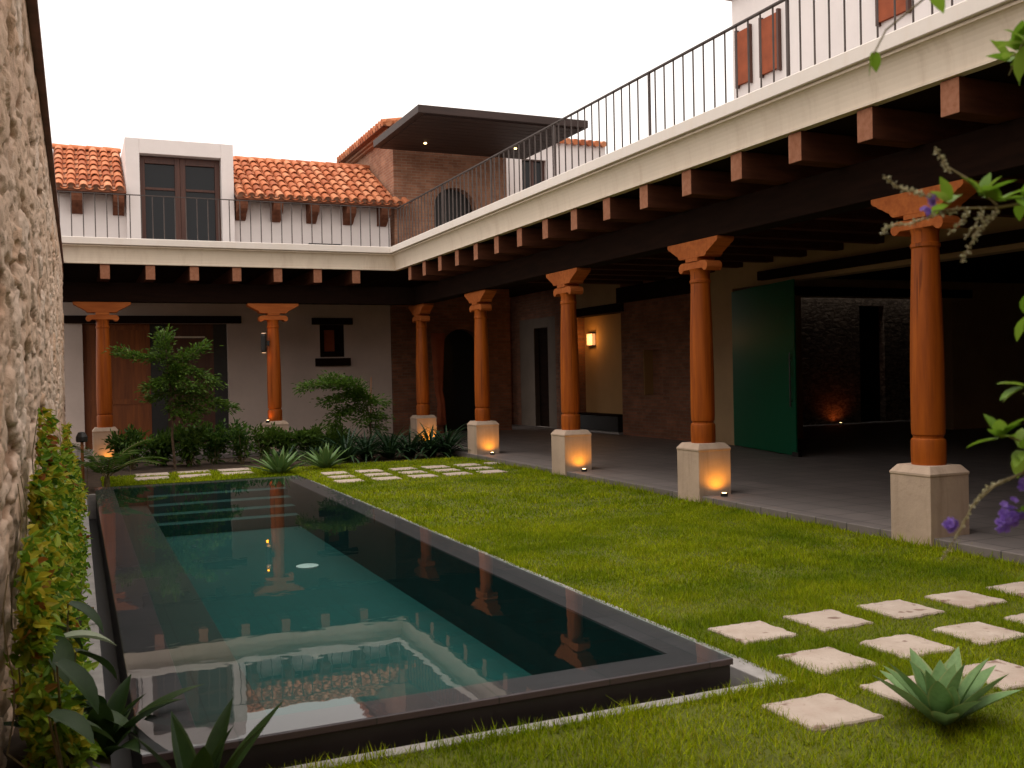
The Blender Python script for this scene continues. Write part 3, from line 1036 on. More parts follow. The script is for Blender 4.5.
def tile_roof(name, parent, x0, x1, eave, ridge, pitch=0.237, ncl=None, clip=None, ntile=8):
    """barrel tiles climbing from eave (y,z) to ridge (y,z)"""
    m = MB()
    n = int(round((x1 - x0) / pitch))
    ev, rd = Vector((0, *eave)), Vector((0, *ridge))
    d = (rd - ev).normalized()
    L = (rd - ev).length
    up = Vector((0, -d.z, d.y))
    step = L / ntile
    for i in range(n):
        xc = x0 + (i + 0.5) * (x1 - x0) / n
        for j in range(ntile):
            a = ev + d * (j * step - 0.03)
            if clip and clip(xc, a.y): continue
            jx = random.uniform(-0.012, 0.012)
            jz = random.uniform(-0.006, 0.01)
            rings = []
            for tt, r, h in ((0, 0.100, 0.030), (1, 0.080, 0.0)):
                q = a + d * (tt * (step + 0.07)) + Vector((xc + jx, 0, 0)) + up * (h + jz)
                ring = [q + Vector((1, 0, 0)) * (r * math.cos(PI * k / 6)) + up * (r * 0.95 * math.sin(PI * k / 6)) for k in range(7)]
                ring += [q + Vector((1, 0, 0)) * ((r - 0.016) * math.cos(PI * k / 6)) + up * ((r - 0.016) * 0.95 * math.sin(PI * k / 6)) for k in range(6, -1, -1)]
                rings.append(ring)
            m.loft(rings)
            # channel tile between two covers
            rings = []
            for tt, r, h in ((0, 0.085, 0.055), (1, 0.098, 0.03)):
                q = a + d * (tt * (step + 0.05) - 0.04) + Vector((xc + pitch / 2 + jx, 0, 0)) + up * (h - 0.02)
                ring = [q + Vector((1, 0, 0)) * (r * math.cos(PI + PI * k / 4)) + up * (r * 0.55 * math.sin(PI + PI * k / 4)) for k in range(5)]
                ring += [q + Vector((1, 0, 0)) * ((r - 0.014) * math.cos(PI + PI * k / 4)) + up * ((r - 0.014) * 0.55 * math.sin(PI + PI * k / 4)) for k in range(4, -1, -1)]
                rings.append(ring)
            if i < n - 1: m.loft(rings)
    ro = m.build(name, CLAY, parent)
    pm = MB()
    out_ = [(x0, -0.06)]
    for i in range(n):
        xc = x0 + (i + 0.5) * (x1 - x0) / n
        if clip and clip(xc, ev.y): continue
        out_ += [(xc - math.cos(PI * k / 6) * 0.082, 0.004 + math.sin(PI * k / 6) * 0.078) for k in range(7)]
    out_.append((out_[-1][0] + 0.02, -0.06))
    q = ev + d * 0.02 + up * 0.018
    pm.loft([[q + Vector((a_, 0, 0)) + up * b2 for a_, b2 in out_], [q + d * 0.1 + Vector((a_, 0, 0)) + up * b2 for a_, b2 in out_]])
    pm.build('eave_mortar', CLAYM, ro)
    return ro


EV, RG = (24.28, 6.03), (27.1, 7.52)
rf = tile_roof('roof', bw, -0.38, 1.16, EV, RG)
tile_roof('roof', bw, 3.63, 8.05, EV, RG, clip=lambda x, y: x > 7.66 and y > 24.45)
for xa, xb in ((-0.38, 1.16), (3.63, 7.72)):
    m = MB()
    m.loft([[(xa, EV[0] - 0.02, EV[1] - 0.07), (xa, EV[0] - 0.02, EV[1] - 0.03), (xa, RG[0], RG[1] - 0.03), (xa, RG[0], RG[1] - 0.1)],
            [(xb, EV[0] - 0.02, EV[1] - 0.07), (xb, EV[0] - 0.02, EV[1] - 0.03), (xb, RG[0], RG[1] - 0.03), (xb, RG[0], RG[1] - 0.1)]])
    m.build('roof_bed', CLAYD, bw)
for xa, xb in ((-0.4, 1.16), (3.62, 7.72)):
    m = MB()
    nn_ = int((xb - xa) / 0.38)
    for i in range(nn_):
        a = xa + (xb - xa) * i / nn_
        b_ = xa + (xb - xa) * (i + 1) / nn_ + 0.03
        rg = []
        for q, r in ((a, 0.12), (b_, 0.10)):
            rg.append([(q, RG[0] + r * math.cos(PI * k / 8), RG[1] + r * math.sin(PI * k / 8) - 0.02) for k in range(9)])
        m.loft(rg)
    m.build('ridge_tiles', CLAY, bw)
# eaves corbels
cbl = [(0, 0), (0.5, 0), (0.5, -0.14), (0.46, -0.24), (0.38, -0.30), (0.27, -0.33), (0.2, -0.40), (0.1, -0.46), (0, -0.48)]
for xc in (0.12, 1.0, 3.78, 4.63, 5.52, 6.46, 7.36):
    MB().prism([(YU - a, 6.0 + z) for a, z in cbl], 'x', xc - 0.12, xc + 0.12).build('corbel', CORBW, bw, bevel=0.01)
B(-0.38, 1.165, EV[0] + 0.05, YU - 0.002, 5.995, 6.02).build('eave_board', JOISTW, bw)
B(3.625, 7.70, EV[0] + 0.05, YU - 0.002, 5.995, 6.02).build('eave_board', JOISTW, bw)
# dormer
dm = MB()
dm.box(1.17, 1.48, 24.6, 27.0, 4.4, 7.33)
dm.box(3.33, 3.62, 24.6, 27.0, 4.4, 7.33)
dm.box(1.48, 3.33, 24.6, 27.0, 6.98, 7.33)
dmo = dm.build('dormer', WHITE, bw, bevel=0.01)
for s, (xa, xb) in enumerate(((1.485, 2.40), (2.405, 3.325))):
    dl = B(xa + 0.10, xb - 0.10, 24.90, 24.92, 4.62, 6.84).build('door', GLASS, bw)
    m = MB()
    m.box(xa, xa + 0.12, 24.84, 24.94, 4.42, 6.97)
    m.box(xb - 0.12, xb, 24.84, 24.94, 4.42, 6.97)
    m.box(xa + 0.121, xb - 0.121, 24.84, 24.94, 6.80, 6.97)
    m.box(xa + 0.121, xb - 0.121, 24.84, 24.94, 4.42, 4.66)
    m.box(xa + 0.121, xb - 0.121, 24.86, 24.94, 6.18, 6.24)
    m.build('door_frame', FRAMEW, dl, bevel=0.006)
B(1.485, 3.325, 25.3, 25.34, 4.4, 6.97).build('dormer_blind', BLACK, dmo)

# ------------------------------------------------------------------ brick tower
tw = thing('brick_tower', 'brick corner tower with arched openings and a dark flat canopy', 'building', (9.3, 26.5, 0))


def arch_poly(x0, x1, z0, z1, ax0, ax1, spring, top, n=12):
    cx = (ax0 + ax1) / 2
    rx = (ax1 - ax0) / 2
    pts = [(x0, z0), (x0, z1), (x1, z1), (x1, z0), (ax1, z0)]
    for k in range(n + 1):
        a = PI * k / n
        pts.append((cx + rx * math.cos(a), spring + (top - spring) * math.sin(a)))
    pts.append((ax0, z0))
    return pts


m = MB()
m.prism(arch_poly(7.56, 10.95, 0.0, 3.95, 8.95, 10.1, 2.3, 2.86), 'y', 24.78, 25.1)
m.build('lower_wall', BRICKD, tw)
m = MB()
m.prism(arch_poly(7.72, 10.95, 4.36, 7.95, 8.82, 10.02, 6.1, 6.66), 'y', 24.8, 25.1)
m.box(7.72, 8.0, 25.1, 29, 4.36, 7.95)
m.box(10.67, 10.95, 25.1, 29, 4.36, 7.95)
m.box(8.0, 10.67, 28.7, 29, 4.36, 7.95)
m.build('upper_wall', BRICK, tw)
B(8.0, 10.67, 25.101, 25.14, 4.4, 7.0).build('dark_void_sheet', BLACK, tw)  # black sheet painted in for the shade behind the upper arch
B(8.0, 10.9, 25.4, 25.44, 0.0, 3.9).build('dark_void_sheet', BLACK, tw)  # the same dark sheet for the unlit space behind the lower arch
m = MB()
m.box(7.60, 11.07, 24.68, 29.12, 7.951, 8.0)
m.box(7.52, 11.15, 24.6, 29.2, 8.001, 8.06)
m.build('brick_cornice', BRICK, tw)
# low hip roof of tiles
m = MB()
e = [(7.36, 24.44), (11.31, 24.44), (11.31, 29.36), (7.36, 29.36)]
m.loft([[(x, y, 8.061) for x, y in e], [(x, y, 8.17) for x, y in e], [(9.0, 26.6, 8.62), (9.6, 26.6, 8.62), (9.6, 27.2, 8.62), (9.0, 27.2, 8.62)]])
m.build('roof', CLAYD, tw)
m = MB()
for i in range(20):
    y = 24.5 + i * 0.245
    m.tube([(7.34, y, 8.15), (7.9, y, 8.26)], [0.095, 0.08], 8)
for i in range(16):
    x = 7.5 + i * 0.245
    m.tube([(x, 24.42, 8.15), (x, 25.0, 8.26)], [0.095, 0.08], 8)
m.build('eave_tiles', CLAY, tw)
cn = B(7.14, 11.45, 20.98, 24.62, 7.52, 7.70).build('canopy', CANOPYW, tw, bevel=0.01)
m = MB()
for i in range(12):
    y = 21.1 + i * 0.29
    m.box(7.3, 11.3, y, y + 0.27, 7.495, 7.519)
m.build('soffit_boards', CANOPYW, cn)
for lx, ly in ((8.2, 23.6), (10.6, 23.4)):
    MB().lathe([(0.0, 7.475), (0.03, 7.475), (0.038, 7.494), (0, 7.494)], lx, ly, 16).build('downlight', LAMPON, cn)

# curtain by the lower arch
m = MB()
ringsA = []
for k in range(9):
    z = 0.3 + 2.45 * k / 8
    w = 0.10 + 0.10 * abs(z - 1.0) / 1.75
    xo = 8.78 + (0.06 if z < 1.2 else 0.0)
    ringsA.append([(xo + w * math.cos(a) * 1.0, 24.62 + 0.05 * math.sin(a) + 0.012 * math.cos(5 * a), z) for a in [2 * PI * q / 20 for q in range(20)]])
m.loft(ringsA)
single(m.build('curtain', CURTAIN, smooth=True), 'rust red gathered curtain hanging beside the dark lower arch of the tower', 'curtain')

# ------------------------------------------------------------------ houses behind
wh = thing('white_house', 'pale house with one dark window seen through the terrace railing behind the tower', 'building', (13.2, 29, 0))
m = MB()
m.box(11.25, 12.25, 26.6, 32, 4.36, 8.55)
m.box(12.25, 13.05, 26.6, 32, 4.36, 6.6)
m.box(12.25, 13.05, 26.6, 32, 8.0, 8.55)
m.box(13.05, 15.1, 26.6, 32, 4.36, 8.55)
m.build('wall', WHITE, wh)
wq = B(12.25, 13.05, 26.8, 26.84, 6.6, 8.0).build('window', GLASS, wh)
m = MB()
for x in (12.25, 12.62, 12.98):
    m.box(x, x + 0.07, 26.72, 26.799, 6.6, 8.0)
m.build('window_frame', FRAMEW, wq)
m = MB()
for i in range(16):
    x = 11.3 + i * 0.245
    m.tube([(x, 26.45, 8.6), (x, 27.5, 8.78)], [0.095, 0.08], 8)
m.build('roof_edge', CLAY, wh)
rh = thing('terrace_house', 'white upper house with rust brown shutters above the right-hand terrace', 'building', (15, 8, 4.4))
B(12.3, 18, 0, 16.4, 4.401, 9.1).build('wall', WHITE, rh)
B(12.2, 18.1, -0.1, 16.5, 9.101, 9.25).build('parapet', WHITE, rh, bevel=0.01)
for ya, yb in ((15.82, 16.18), (14.95, 15.42), (11.8, 12.4), (10.6, 11.2)):
    sh = B(12.24, 12.299, ya, yb, 7.3, 8.35).build('shutter', DOORW if False else CURTAIN, rh)
    for y_ in (ya - 0.05, yb + 0.001):
        B(12.22, 12.298, y_, y_ + 0.049, 7.25, 8.4).build('shutter_frame', FRAMEW, sh)

fw = thing('shade_wing', 'added unseen dark brick block shading the courtyard from behind the viewer', 'building', (3, -3, 0))  # unseen block added behind the camera to cut light on camera-facing sides
m = MB()
m.box(-3, 2.2, -3.4, -2.2, 0, 7.4)
m.box(2.2, 4.4, -3.4, -2.2, 2.9, 7.4)
m.box(4.4, 12.4, -3.4, -2.2, 0, 7.4)
m.build('wall', BRICKD, fw)
B(2.0, 4.6, -2.28, -2.12, 2.91, 3.1).build('lintel', DARKW, fw)
B(2.2, 4.4, -2.8, -2.7, 0, 2.9).build('door', DOORW, fw)
tile_roof('roof', fw, -3, 12.4, (-1.9, 7.45), (-3.8, 8.3), 0.5, ntile=4)

# ------------------------------------------------------------------ railings
ra = thing('terrace_railing', 'dark iron baluster railing running along the right-hand terrace edge', 'railing', (6.6, 12, 4.45))
RX, RY = 6.60, 20.94
B(RX - 0.022, RX + 0.022, 2.4, RY + 0.022, 5.335, 5.352).build('top_rail', IRON, ra)
o0 = None
yv = RY - 0.2
cnt = 0
posts = [20.94, 18.02, 15.6, 13.14, 10.5, 7.9, 5.3, 2.7]
for yp in posts:
    o = B(RX - 0.014, RX + 0.014, yp - 0.014, yp + 0.014, 4.45, 5.334).build('post', IRON, ra)
while yv > 2.5:
    if min(abs(yv - q) for q in posts) > 0.07:
        if o0 is None:
            o0 = MB().tube([(RX, yv, 4.44), (RX, yv, 5.334)], 0.0105, 6).build('baluster', IRON, ra)
            y00 = yv
        else:
            o = o0.copy(); C.objects.link(o); o.location = (0, yv - y00, 0)
    yv -= 0.2035
rb = thing('terrace_railing', 'thin dark iron railing in front of the white upper wall and terrace door', 'railing', (3, RY, 4.45))
B(-1.2, RX - 0.023, RY - 0.015, RY + 0.015, 5.335, 5.352).build('top_rail', IRON, rb)
o0 = None
xv = RX - 0.215
while xv > -0.7:
    if o0 is None:
        o0 = MB().tube([(xv, RY, 4.45), (xv, RY, 5.334)], 0.0105, 6).build('baluster', IRON, rb)
        x00 = xv
    else:
        o = o0.copy(); C.objects.link(o); o.location = (xv - x00, 0, 0)
    xv -= 0.213

# ------------------------------------------------------------------ stepping stones
STN = []


def stone(x0, x1, y0, y1, label, group):
    m = MB()
    n = 9
    def edge(z, ins):
        pts = []
        for a, b_ in (((x0, y0), (x1, y0)), ((x1, y0), (x1, y1)), ((x1, y1), (x0, y1)), ((x0, y1), (x0, y0))):
            for k in range(n):
                tt = k / n
                pts.append([a[0] + (b_[0] - a[0]) * tt, a[1] + (b_[1] - a[1]) * tt])
        cx, cy = (x0 + x1) / 2, (y0 + y1) / 2
        return [(cx + (p[0] - cx) * (1 - ins), cy + (p[1] - cy) * (1 - ins), z) for p in pts]
    jit = [(random.uniform(-0.01, 0.01), random.uniform(-0.01, 0.01)) for _ in range(4 * n)]
    rings = []
    for z, ins in ((-0.05, 0), (0.004, 0), (0.013, 0.035), (0.015, 0.07)):
        rings.append([(p[0] + j[0], p[1] + j[1], p[2]) for p, j in zip(edge(z, ins), jit)])
    m.loft(rings)
    o = m.build('stepping_stone', STONE)
    tag(o, label, 'stepping stone', group)
    STN.append((x0, x1, y0, y1))


for r, (ya, rn, xs) in enumerate(((4.80, 'back row', 3.62), (4.13, 'middle row', 3.60), (3.50, 'front row', 3.02))):
    k = 0
    x = xs
    while x + 0.39 < 6.95 and k < 6:
        stone(x + random.uniform(-.01, .01), x + 0.39, ya + random.uniform(-.012, .012), ya + 0.385 + random.uniform(-.012, .012),
              f'square stepping stone, {ORD[k]} from left, {rn} of foreground path', 'foreground stepping stones')
        x += 0.605
        k += 1
for r, (ya, rn) in enumerate(((14.98, 'front row'), (15.65, 'middle row'), (16.35, 'back row'))):
    for k in range(5 if r < 2 else 6):
        x = 3.68 + 0.605 * k + 0.05 * r
        stone(x, x + 0.42, ya, ya + 0.38, f'flat stepping stone, {ORD[k]} from pool, {rn} of far lawn path', 'far stepping stones')
for r, (ya, rn) in enumerate(((17.35, 'front row'), (18.05, 'back row'))):
    for k in range(3):
        x = 0.85 + 0.70 * k + 0.05 * r
        stone(x, x + 0.55, ya, ya + 0.42, f'pale slab, {ORD[k]} from the left in the {rn} behind the pool end', 'slabs behind the pool')

# ------------------------------------------------------------------ grass
def grass_patch(n, x0, x1, y0, y1, hgt, wid):
    P = np.stack([rng.uniform(x0, x1, n), rng.uniform(y0, y1, n)], 1)
    keep = np.ones(len(P), bool)
    ra_ = rng.random(len(P))
    for a, b_, c, d_ in STN:
        keep &= ~((P[:, 0] > a + 0.035 * ra_) & (P[:, 0] < b_ - 0.035 * ra_) & (P[:, 1] > c + 0.035 * ra_) & (P[:, 1] < d_ - 0.035 * ra_))
    for y in col_y:
        keep &= ~((np.abs(P[:, 0] - CX) < 0.24) & (np.abs(P[:, 1] - y) < 0.24))
    clump = vnoise(P[:, 0] + 5, P[:, 1] + 5, 3.0, 21)
    clump2 = vnoise(P[:, 0] + 15, P[:, 1] + 8, 11.0, 22)
    keep &= rng.random(len(P)) < 0.35 + 0.5 * clump + 0.35 * clump2
    P = P[keep]
    n = len(P)
    h = hgt * rng.uniform(0.45, 1.25, n) * (0.65 + 0.7 * clump[keep])
    az = rng.uniform(0, 2 * PI, n)
    lean = np.abs(rng.normal(0.55, 0.45, n)) * h
    w = wid * rng.uniform(0.7, 1.3, n)
    a2 = az + PI / 2 + rng.normal(0, 0.4, n)
    sx, sy = np.cos(a2) * w / 2, np.sin(a2) * w / 2
    z0 = np.full(n, -0.01)
    v0 = np.stack([P[:, 0] - sx, P[:, 1] - sy, z0], 1)
    v1 = np.stack([P[:, 0] + sx, P[:, 1] + sy, z0], 1)
    v2 = np.stack([P[:, 0] + np.cos(az) * lean, P[:, 1] + np.sin(az) * lean, z0 + h * 0.95], 1)
    return np.stack([v0, v1, v2], 1).reshape(-1, 3)


parts = []
parts.append(grass_patch(200000, 3.38, 7.05, 2.4, 6.2, 0.036, 0.0052))
parts.append(grass_patch(120000, 3.38, 7.05, 6.2, 10.0, 0.036, 0.008))
parts.append(grass_patch(70000, 3.38, 7.05, 10.0, 18.2, 0.04, 0.015))
parts.append(grass_patch(40000, 0.3, 3.38, 2.4, 4.10, 0.045, 0.006))
parts.append(grass_patch(22000, 0.35, 3.4, 15.68, 18.4, 0.05, 0.018))
parts.append(grass_patch(2500, 3.39, 3.46, 4.1, 15.6, 0.07, 0.010))
parts.append(grass_patch(2500, 0.3, 3.4, 4.03, 4.13, 0.06, 0.007))
parts.append(grass_patch(3500, 6.85, 7.05, 2.4, 18, 0.09, 0.010))
V = np.concatenate(parts)
nt = len(V) // 3
me = bpy.data.meshes.new('grass')
me.vertices.add(len(V))
me.vertices.foreach_set('co', V.astype(np.float32).ravel())
me.loops.add(nt * 3)
me.loops.foreach_set('vertex_index', np.arange(nt * 3, dtype=np.int32))
me.polygons.add(nt)
me.polygons.foreach_set('loop_start', np.arange(0, nt * 3, 3, dtype=np.int32))
me.update(calc_edges=True)
me.materials.append(GRASSM)
o = bpy.data.objects.new('grass', me)
C.objects.link(o)
tag(o, 'short yellow green lawn grass between the pool and the arcade', 'grass', kind='stuff')

# ------------------------------------------------------------------ plants
def rvec():
    z = random.uniform(-1, 1)
    a = random.uniform(0, 2 * PI)
    r = math.sqrt(1 - z * z)
    return Vector((r * math.cos(a), r * math.sin(a), z))


def bush(label, x, y, h, r, n, L, mat, group=None, name='shrub', seedling=0.0):
    t = thing(name, label, 'shrub', (x, y, 0), group)
    f, st = MB(), MB()
    ns = 9
    lobes = []
    for i in range(ns):
        a = random.uniform(0, 2 * PI)
        rr = r * random.uniform(0.15, 0.75)
        top = Vector((x + rr * math.cos(a), y + rr * math.sin(a), h * random.uniform(0.55, 0.95)))
        b0 = Vector((x + 0.04 * math.cos(a), y + 0.04 * math.sin(a), -0.02))
        mid = b0.lerp(top, 0.5) + Vector((0, 0, 0.08 * h))
        st.tube([b0, mid, top], [0.012, 0.008, 0.003], 5)
        lobes.append((b0, mid, top))
    for k in range(n):
        b0, mid, top = random.choice(lobes)
        tt = random.uniform(0.35, 1.0)
        c = mid.lerp(top, tt) if random.random() < 0.75 else b0.lerp(mid, 0.4 + 0.6 * random.random())
        p = c + rvec() * random.uniform(0.02, 0.30 * r + 0.04)
        if p.z < 0.02: p.z = random.uniform(0.02, 0.1)
        d = (p - c) + Vector((0, 0, 0.05)) + rvec() * 0.06
        f.leaf(p, d, rvec() + Vector((0, 0, 1.2)), L * random.uniform(0.6, 1.3), L * random.uniform(0.35, 0.55))
    f.build('foliage', mat, t)
    st.build('stem', STEM, t)
    return t


def rosette(name, label, cat, x, y, n, L, W, mat, e0=(0.35, 1.4), bend=-0.25, group=None, z=0.0, prof=None, fold=0.22):
    m = MB()
    for i in range(n):
        az = i * 2.39996 + random.uniform(-0.15, 0.15)
        tt = i / n
        e = e0[1] + (e0[0] - e0[1]) * tt + random.uniform(-0.08, 0.08)
        rr = 0.02 + 0.04 * tt
        LL = L * random.uniform(0.8, 1.1) * (0.75 + 0.25 * tt if n < 40 else 1)
        m.blade((x + rr * math.cos(az), y + rr * math.sin(az), z), az, e, e + bend * random.uniform(0.5, 1.4), LL, W * random.uniform(0.85, 1.1), prof=prof, fold=fold)
    o = m.build(name, mat, smooth=True)
    at = o.data.attributes.new('margin', 'FLOAT', 'POINT')
    at.data.foreach_set('value', np.tile(np.array([1, 0, 1], np.float32), len(m.v) // 3))
    return tag(o, label, cat, group)


def agprof(tt):
    return max(0.0, (0.5 + 1.9 * tt - 1.0 * tt * tt) * (1 - tt ** 1.9) / 0.85)


def strapprof(tt):
    return max(0.03, (0.8 + 0.4 * tt) * (1 - tt ** 3))


def tree(label, trunk, twigs, n_per_m, L, mat, spread=0.16, group=None):
    x, y = trunk[0][0], trunk[0][1]
    t = thing('garden_tree', label, 'tree', (x, y, 0), group)
    tr, cr = MB(), MB()
    tr.tube(trunk, [0.028 - 0.018 * i / (len(trunk) - 1) for i in range(len(trunk))], 7)
    for path in twigs:
        pts = [Vector(p) for p in path]
        tr.tube(pts, [0.010 - 0.007 * i / (len(pts) - 1) for i in range(len(pts))], 5)
        for a, b_ in zip(pts[:-1], pts[1:]):
            seg = (b_ - a)
            for k in range(int(seg.length * n_per_m)):
                c = a + seg * random.random()
                off = Vector((random.gauss(0, spread), random.gauss(0, spread), random.gauss(0, spread * 0.45)))
                d = off + seg.normalized() * 0.1 + Vector((0, 0, 0.02))
                cr.leaf(c + off, d, Vector((0, 0, 1)) + rvec() * 0.7, L * random.uniform(0.6, 1.3), L * random.uniform(0.4, 0.6))
    tr.build('trunk', TRUNK, t)
    cr.build('crown', mat, t)
    return t


# layered tree in front of the wide door
T1 = 19.4
trunk = [(1.66, T1, -0.02), (1.62, T1, 0.6), (1.66, T1, 1.2), (1.58, T1, 1.8), (1.54, T1, 2.3), (1.53, T1, 2.6)]
tw_ = [[(1.56, T1, 2.05), (1.2, T1 - .1, 2.06), (0.95, T1 - .15, 2.1), (0.70, T1 - .2, 2.22)],
       [(1.56, T1, 2.0), (1.9, T1 - .1, 2.05), (2.1, T1 - .2, 2.2), (2.26, T1 - .2, 2.30)],
       [(1.55, T1, 2.2), (1.5, T1 - .1, 2.4), (1.54, T1, 2.58)],
       [(1.55, T1, 2.1), (1.45, T1 + .2, 2.25)],
       [(1.58, T1, 1.8), (1.85, T1 - .2, 1.85), (2.2, T1 - .3, 1.7), (2.4, T1 - .3, 1.5)],
       [(1.6, T1, 1.65), (1.4, T1 - .2, 1.6), (1.15, T1 - .3, 1.5)],
       [(1.6, T1, 1.7), (1.8, T1 - .3, 1.6), (2.1, T1 - .4, 1.45)],
       [(1.65, T1, 1.4), (2.0, T1 - .1, 1.4), (2.4, T1 - .2, 1.2), (2.72, T1 - .2, 1.08)],
       [(1.65, T1, 1.3), (1.9, T1 + .2, 1.2), (2.2, T1 + .2, 1.05)],
       [(1.65, T1, 1.2), (1.75, T1 - .2, 1.0), (2.0, T1 - .3, 0.9)],
       [(1.64, T1, 1.5), (1.4, T1 + .1, 1.35), (1.25, T1 + .1, 1.3)],
       [(1.62, T1, 1.6), (1.7, T1 - .1, 1.75), (1.75, T1 - .1, 1.95)]]
tree('small tree with flat layered branches in front of the wide wooden door', trunk, tw_, 620, 0.075, LEAF_TREE, 0.085, None)
trunk = [(5.43, 19.5, -0.02), (5.47, 19.5, 0.4), (5.45, 19.5, 0.8), (5.36, 19.5, 1.15), (5.2, 19.5, 1.35)]
tw_ = [[(5.36, 19.5, 1.15), (5.0, 19.4, 1.45), (4.6, 19.3, 1.5), (4.25, 19.3, 1.5), (4.02, 19.3, 1.42)],
       [(5.36, 19.5, 1.15), (5.05, 19.5, 1.25), (4.7, 19.4, 1.2), (4.5, 19.4, 1.1)],
       [(5.4, 19.5, 1.0), (5.0, 19.5, 1.0), (4.8, 19.4, 0.9)],
       [(5.3, 19.5, 1.2), (5.15, 19.4, 1.45), (5.0, 19.4, 1.58)],
       [(5.4, 19.5, 1.05), (5.6, 19.4, 1.15), (5.7, 19.4, 1.05)],
       [(5.45, 19.5, 0.8), (5.6, 19.4, 0.85), (5.75, 19.4, 0.75)],
       [(5.0, 19.4, 1.45), (4.75, 19.5, 1.6), (4.55, 19.5, 1.62)],
       [(4.95, 19.5, 1.0), (4.75, 19.5, 0.8), (4.65, 19.5, 0.65)],
       [(5.45, 19.5, 0.9), (5.3, 19.4, 0.8), (5.2, 19.4, 0.7)],
       [(5.46, 19.5, 0.6), (5.6, 19.4, 0.6), (5.65, 19.4, 0.55)]]
tree('small leaning tree with arched crown below the dark little window', trunk, tw_, 640, 0.075, LEAF_TREE, 0.095, None)
m = MB()
m.tube([(5.52, 19.6, -0.02), (5.5, 19.6, 0.8), (5.53, 19.6, 1.62)], [0.012, 0.01, 0.008], 6)
single(m.build('plant_stake', STAKE), 'thin pale cane stake standing behind the leaning tree', 'stake')

bl = [('low leafy shrub at the left end of the bed beside the wooden column plinth', 0.95, 19.9, 0.75, 0.42),
      ('leafy green shrub below the left tip of the layered tree', 1.45, 20.2, 0.7, 0.40),
      ('dense shrub hiding the foot of the layered tree', 1.95, 19.8, 0.68, 0.42),
      ('shrub between the layered tree and the white wall', 2.45, 20.1, 0.72, 0.40),
      ('rounded shrub left of the rear column with the sconce', 2.95, 19.8, 0.78, 0.42),
      ('shrub just left of the plinth below the sconce', 3.4, 20.0, 0.82, 0.38),
      ('shrub in front of the plinth below the sconce', 3.85, 19.9, 0.68, 0.36),
      ('dark shrub right of the plinth below the sconce', 4.35, 20.0, 0.74, 0.40),
      ('dark shrub under the arched crown of the leaning tree', 4.85, 20.0, 0.66, 0.38)]
for l, x, y, h, r in bl:
    bush(l, x, y, h * random.uniform(0.8, 1.15), r * random.uniform(0.9, 1.2), 950, random.uniform(0.085, 0.125), LEAF_BUSH, 'leafy shrubs in the rear bed')
sl = [('dark strap-leaved clump just right of the two pale agaves', 4.75, 18.75),
      ('dark strap-leaved clump at the foot of the leaning tree', 5.2, 18.9),
      ('dark strap-leaved clump right of the leaning tree trunk', 5.65, 18.8),
      ('dark strap-leaved clump left of the glowing corner plinth', 6.1, 18.9),
      ('dark strap-leaved clump in front of the glowing corner plinth', 6.5, 18.75),
      ('dark strap-leaved clump nearest the lit arcade plinth at the right end', 6.85, 18.8)]
for l, x, y in sl:
    rosette('strap_leaf_plant', l, 'plant', x, y, 60, 0.85, 0.05, LEAF_DARK, (0.5, 1.45), -1.3, 'strap-leaved clumps in the rear bed', 0, strapprof)
for l, x, y in (('dark strap-leaved plant behind the pale agaves, left one', 4.2, 19.0), ('small strap-leaved plant between the two pale agaves', 3.6, 18.7)):
    rosette('strap_leaf_plant', l, 'plant', x, y, 34, 0.6, 0.04, LEAF_DARK, (0.5, 1.45), -1.2, 'strap-leaved clumps in the rear bed', 0, strapprof)
rosette('agave', 'pale green spiky agave at the far right corner of the pool', 'agave', 3.16, 17.0, 34, 0.62, 0.085, LEAF_AGAVE, (0.25, 1.45), -0.25, 'pale agaves by the pool end', 0, agprof)
rosette('agave', 'pale green spiky agave standing on dark soil right of its twin', 'agave', 4.08, 17.6, 34, 0.60, 0.085, LEAF_AGAVE, (0.25, 1.45), -0.25, 'pale agaves by the pool end', 0, agprof)
rosette('agave', 'broad blue green agave among the stepping stones in the foreground', 'agave', 3.62, 3.34, 21, 0.40, 0.115, LEAF_AGAVE2, (0.45, 1.40), -0.12, None, 0, agprof)
# strap plants at the near pool corner
rosette('strap_leaf_plant', 'dark broad-bladed plant at the near left corner of the pool, right clump', 'plant', 0.40, 4.0, 9, 0.46, 0.085, LEAF_BIG, (0.8, 1.4), -0.3, None, -0.02, agprof)
rosette('strap_leaf_plant', 'dark arching broad-bladed plant between vine and pool corner in the foreground', 'plant', 0.06, 4.75, 12, 0.50, 0.10, LEAF_BIG, (0.45, 1.3), -0.7, None, -0.02, agprof)
# small palm at the far left corner
t = thing('cycad', 'small feathery palm at the far left corner of the pool', 'palm', (0.40, 16.35, 0))
fm, sm_ = MB(), MB()
for i in range(11):
    az = i * 2.4
    e = random.uniform(0.9, 1.35)
    q = Vector((0.40, 16.35, 0.15))
    pts = [q.copy()]
    for k in range(9):
        e -= 0.13
        q = q + Vector((math.cos(az) * math.cos(e), math.sin(az) * math.cos(e), math.sin(e))) * 0.105
        pts.append(q.copy())
    sm_.tube(pts, [0.008 - 0.0006 * k for k in range(10)], 4)
    sd = Vector((-math.sin(az), math.cos(az), 0))
    for a, b_ in zip(pts[1:-1], pts[2:]):
        for q2 in (a, a.lerp(b_, 0.5)):
            for s in (-1, 1):
                fm.leaf(q2, sd * s + (b_ - a).normalized() * 0.6 + Vector((0, 0, 0.1)), Vector((0, 0, 1)), 0.2, 0.022)
fm.build('foliage', LEAF_BUSH, t)
sm_.tube([(0.40, 16.35, -0.02), (0.40, 16.35, 0.17)], [0.05, 0.04], 8)
sm_.build('stem', STEM, t)
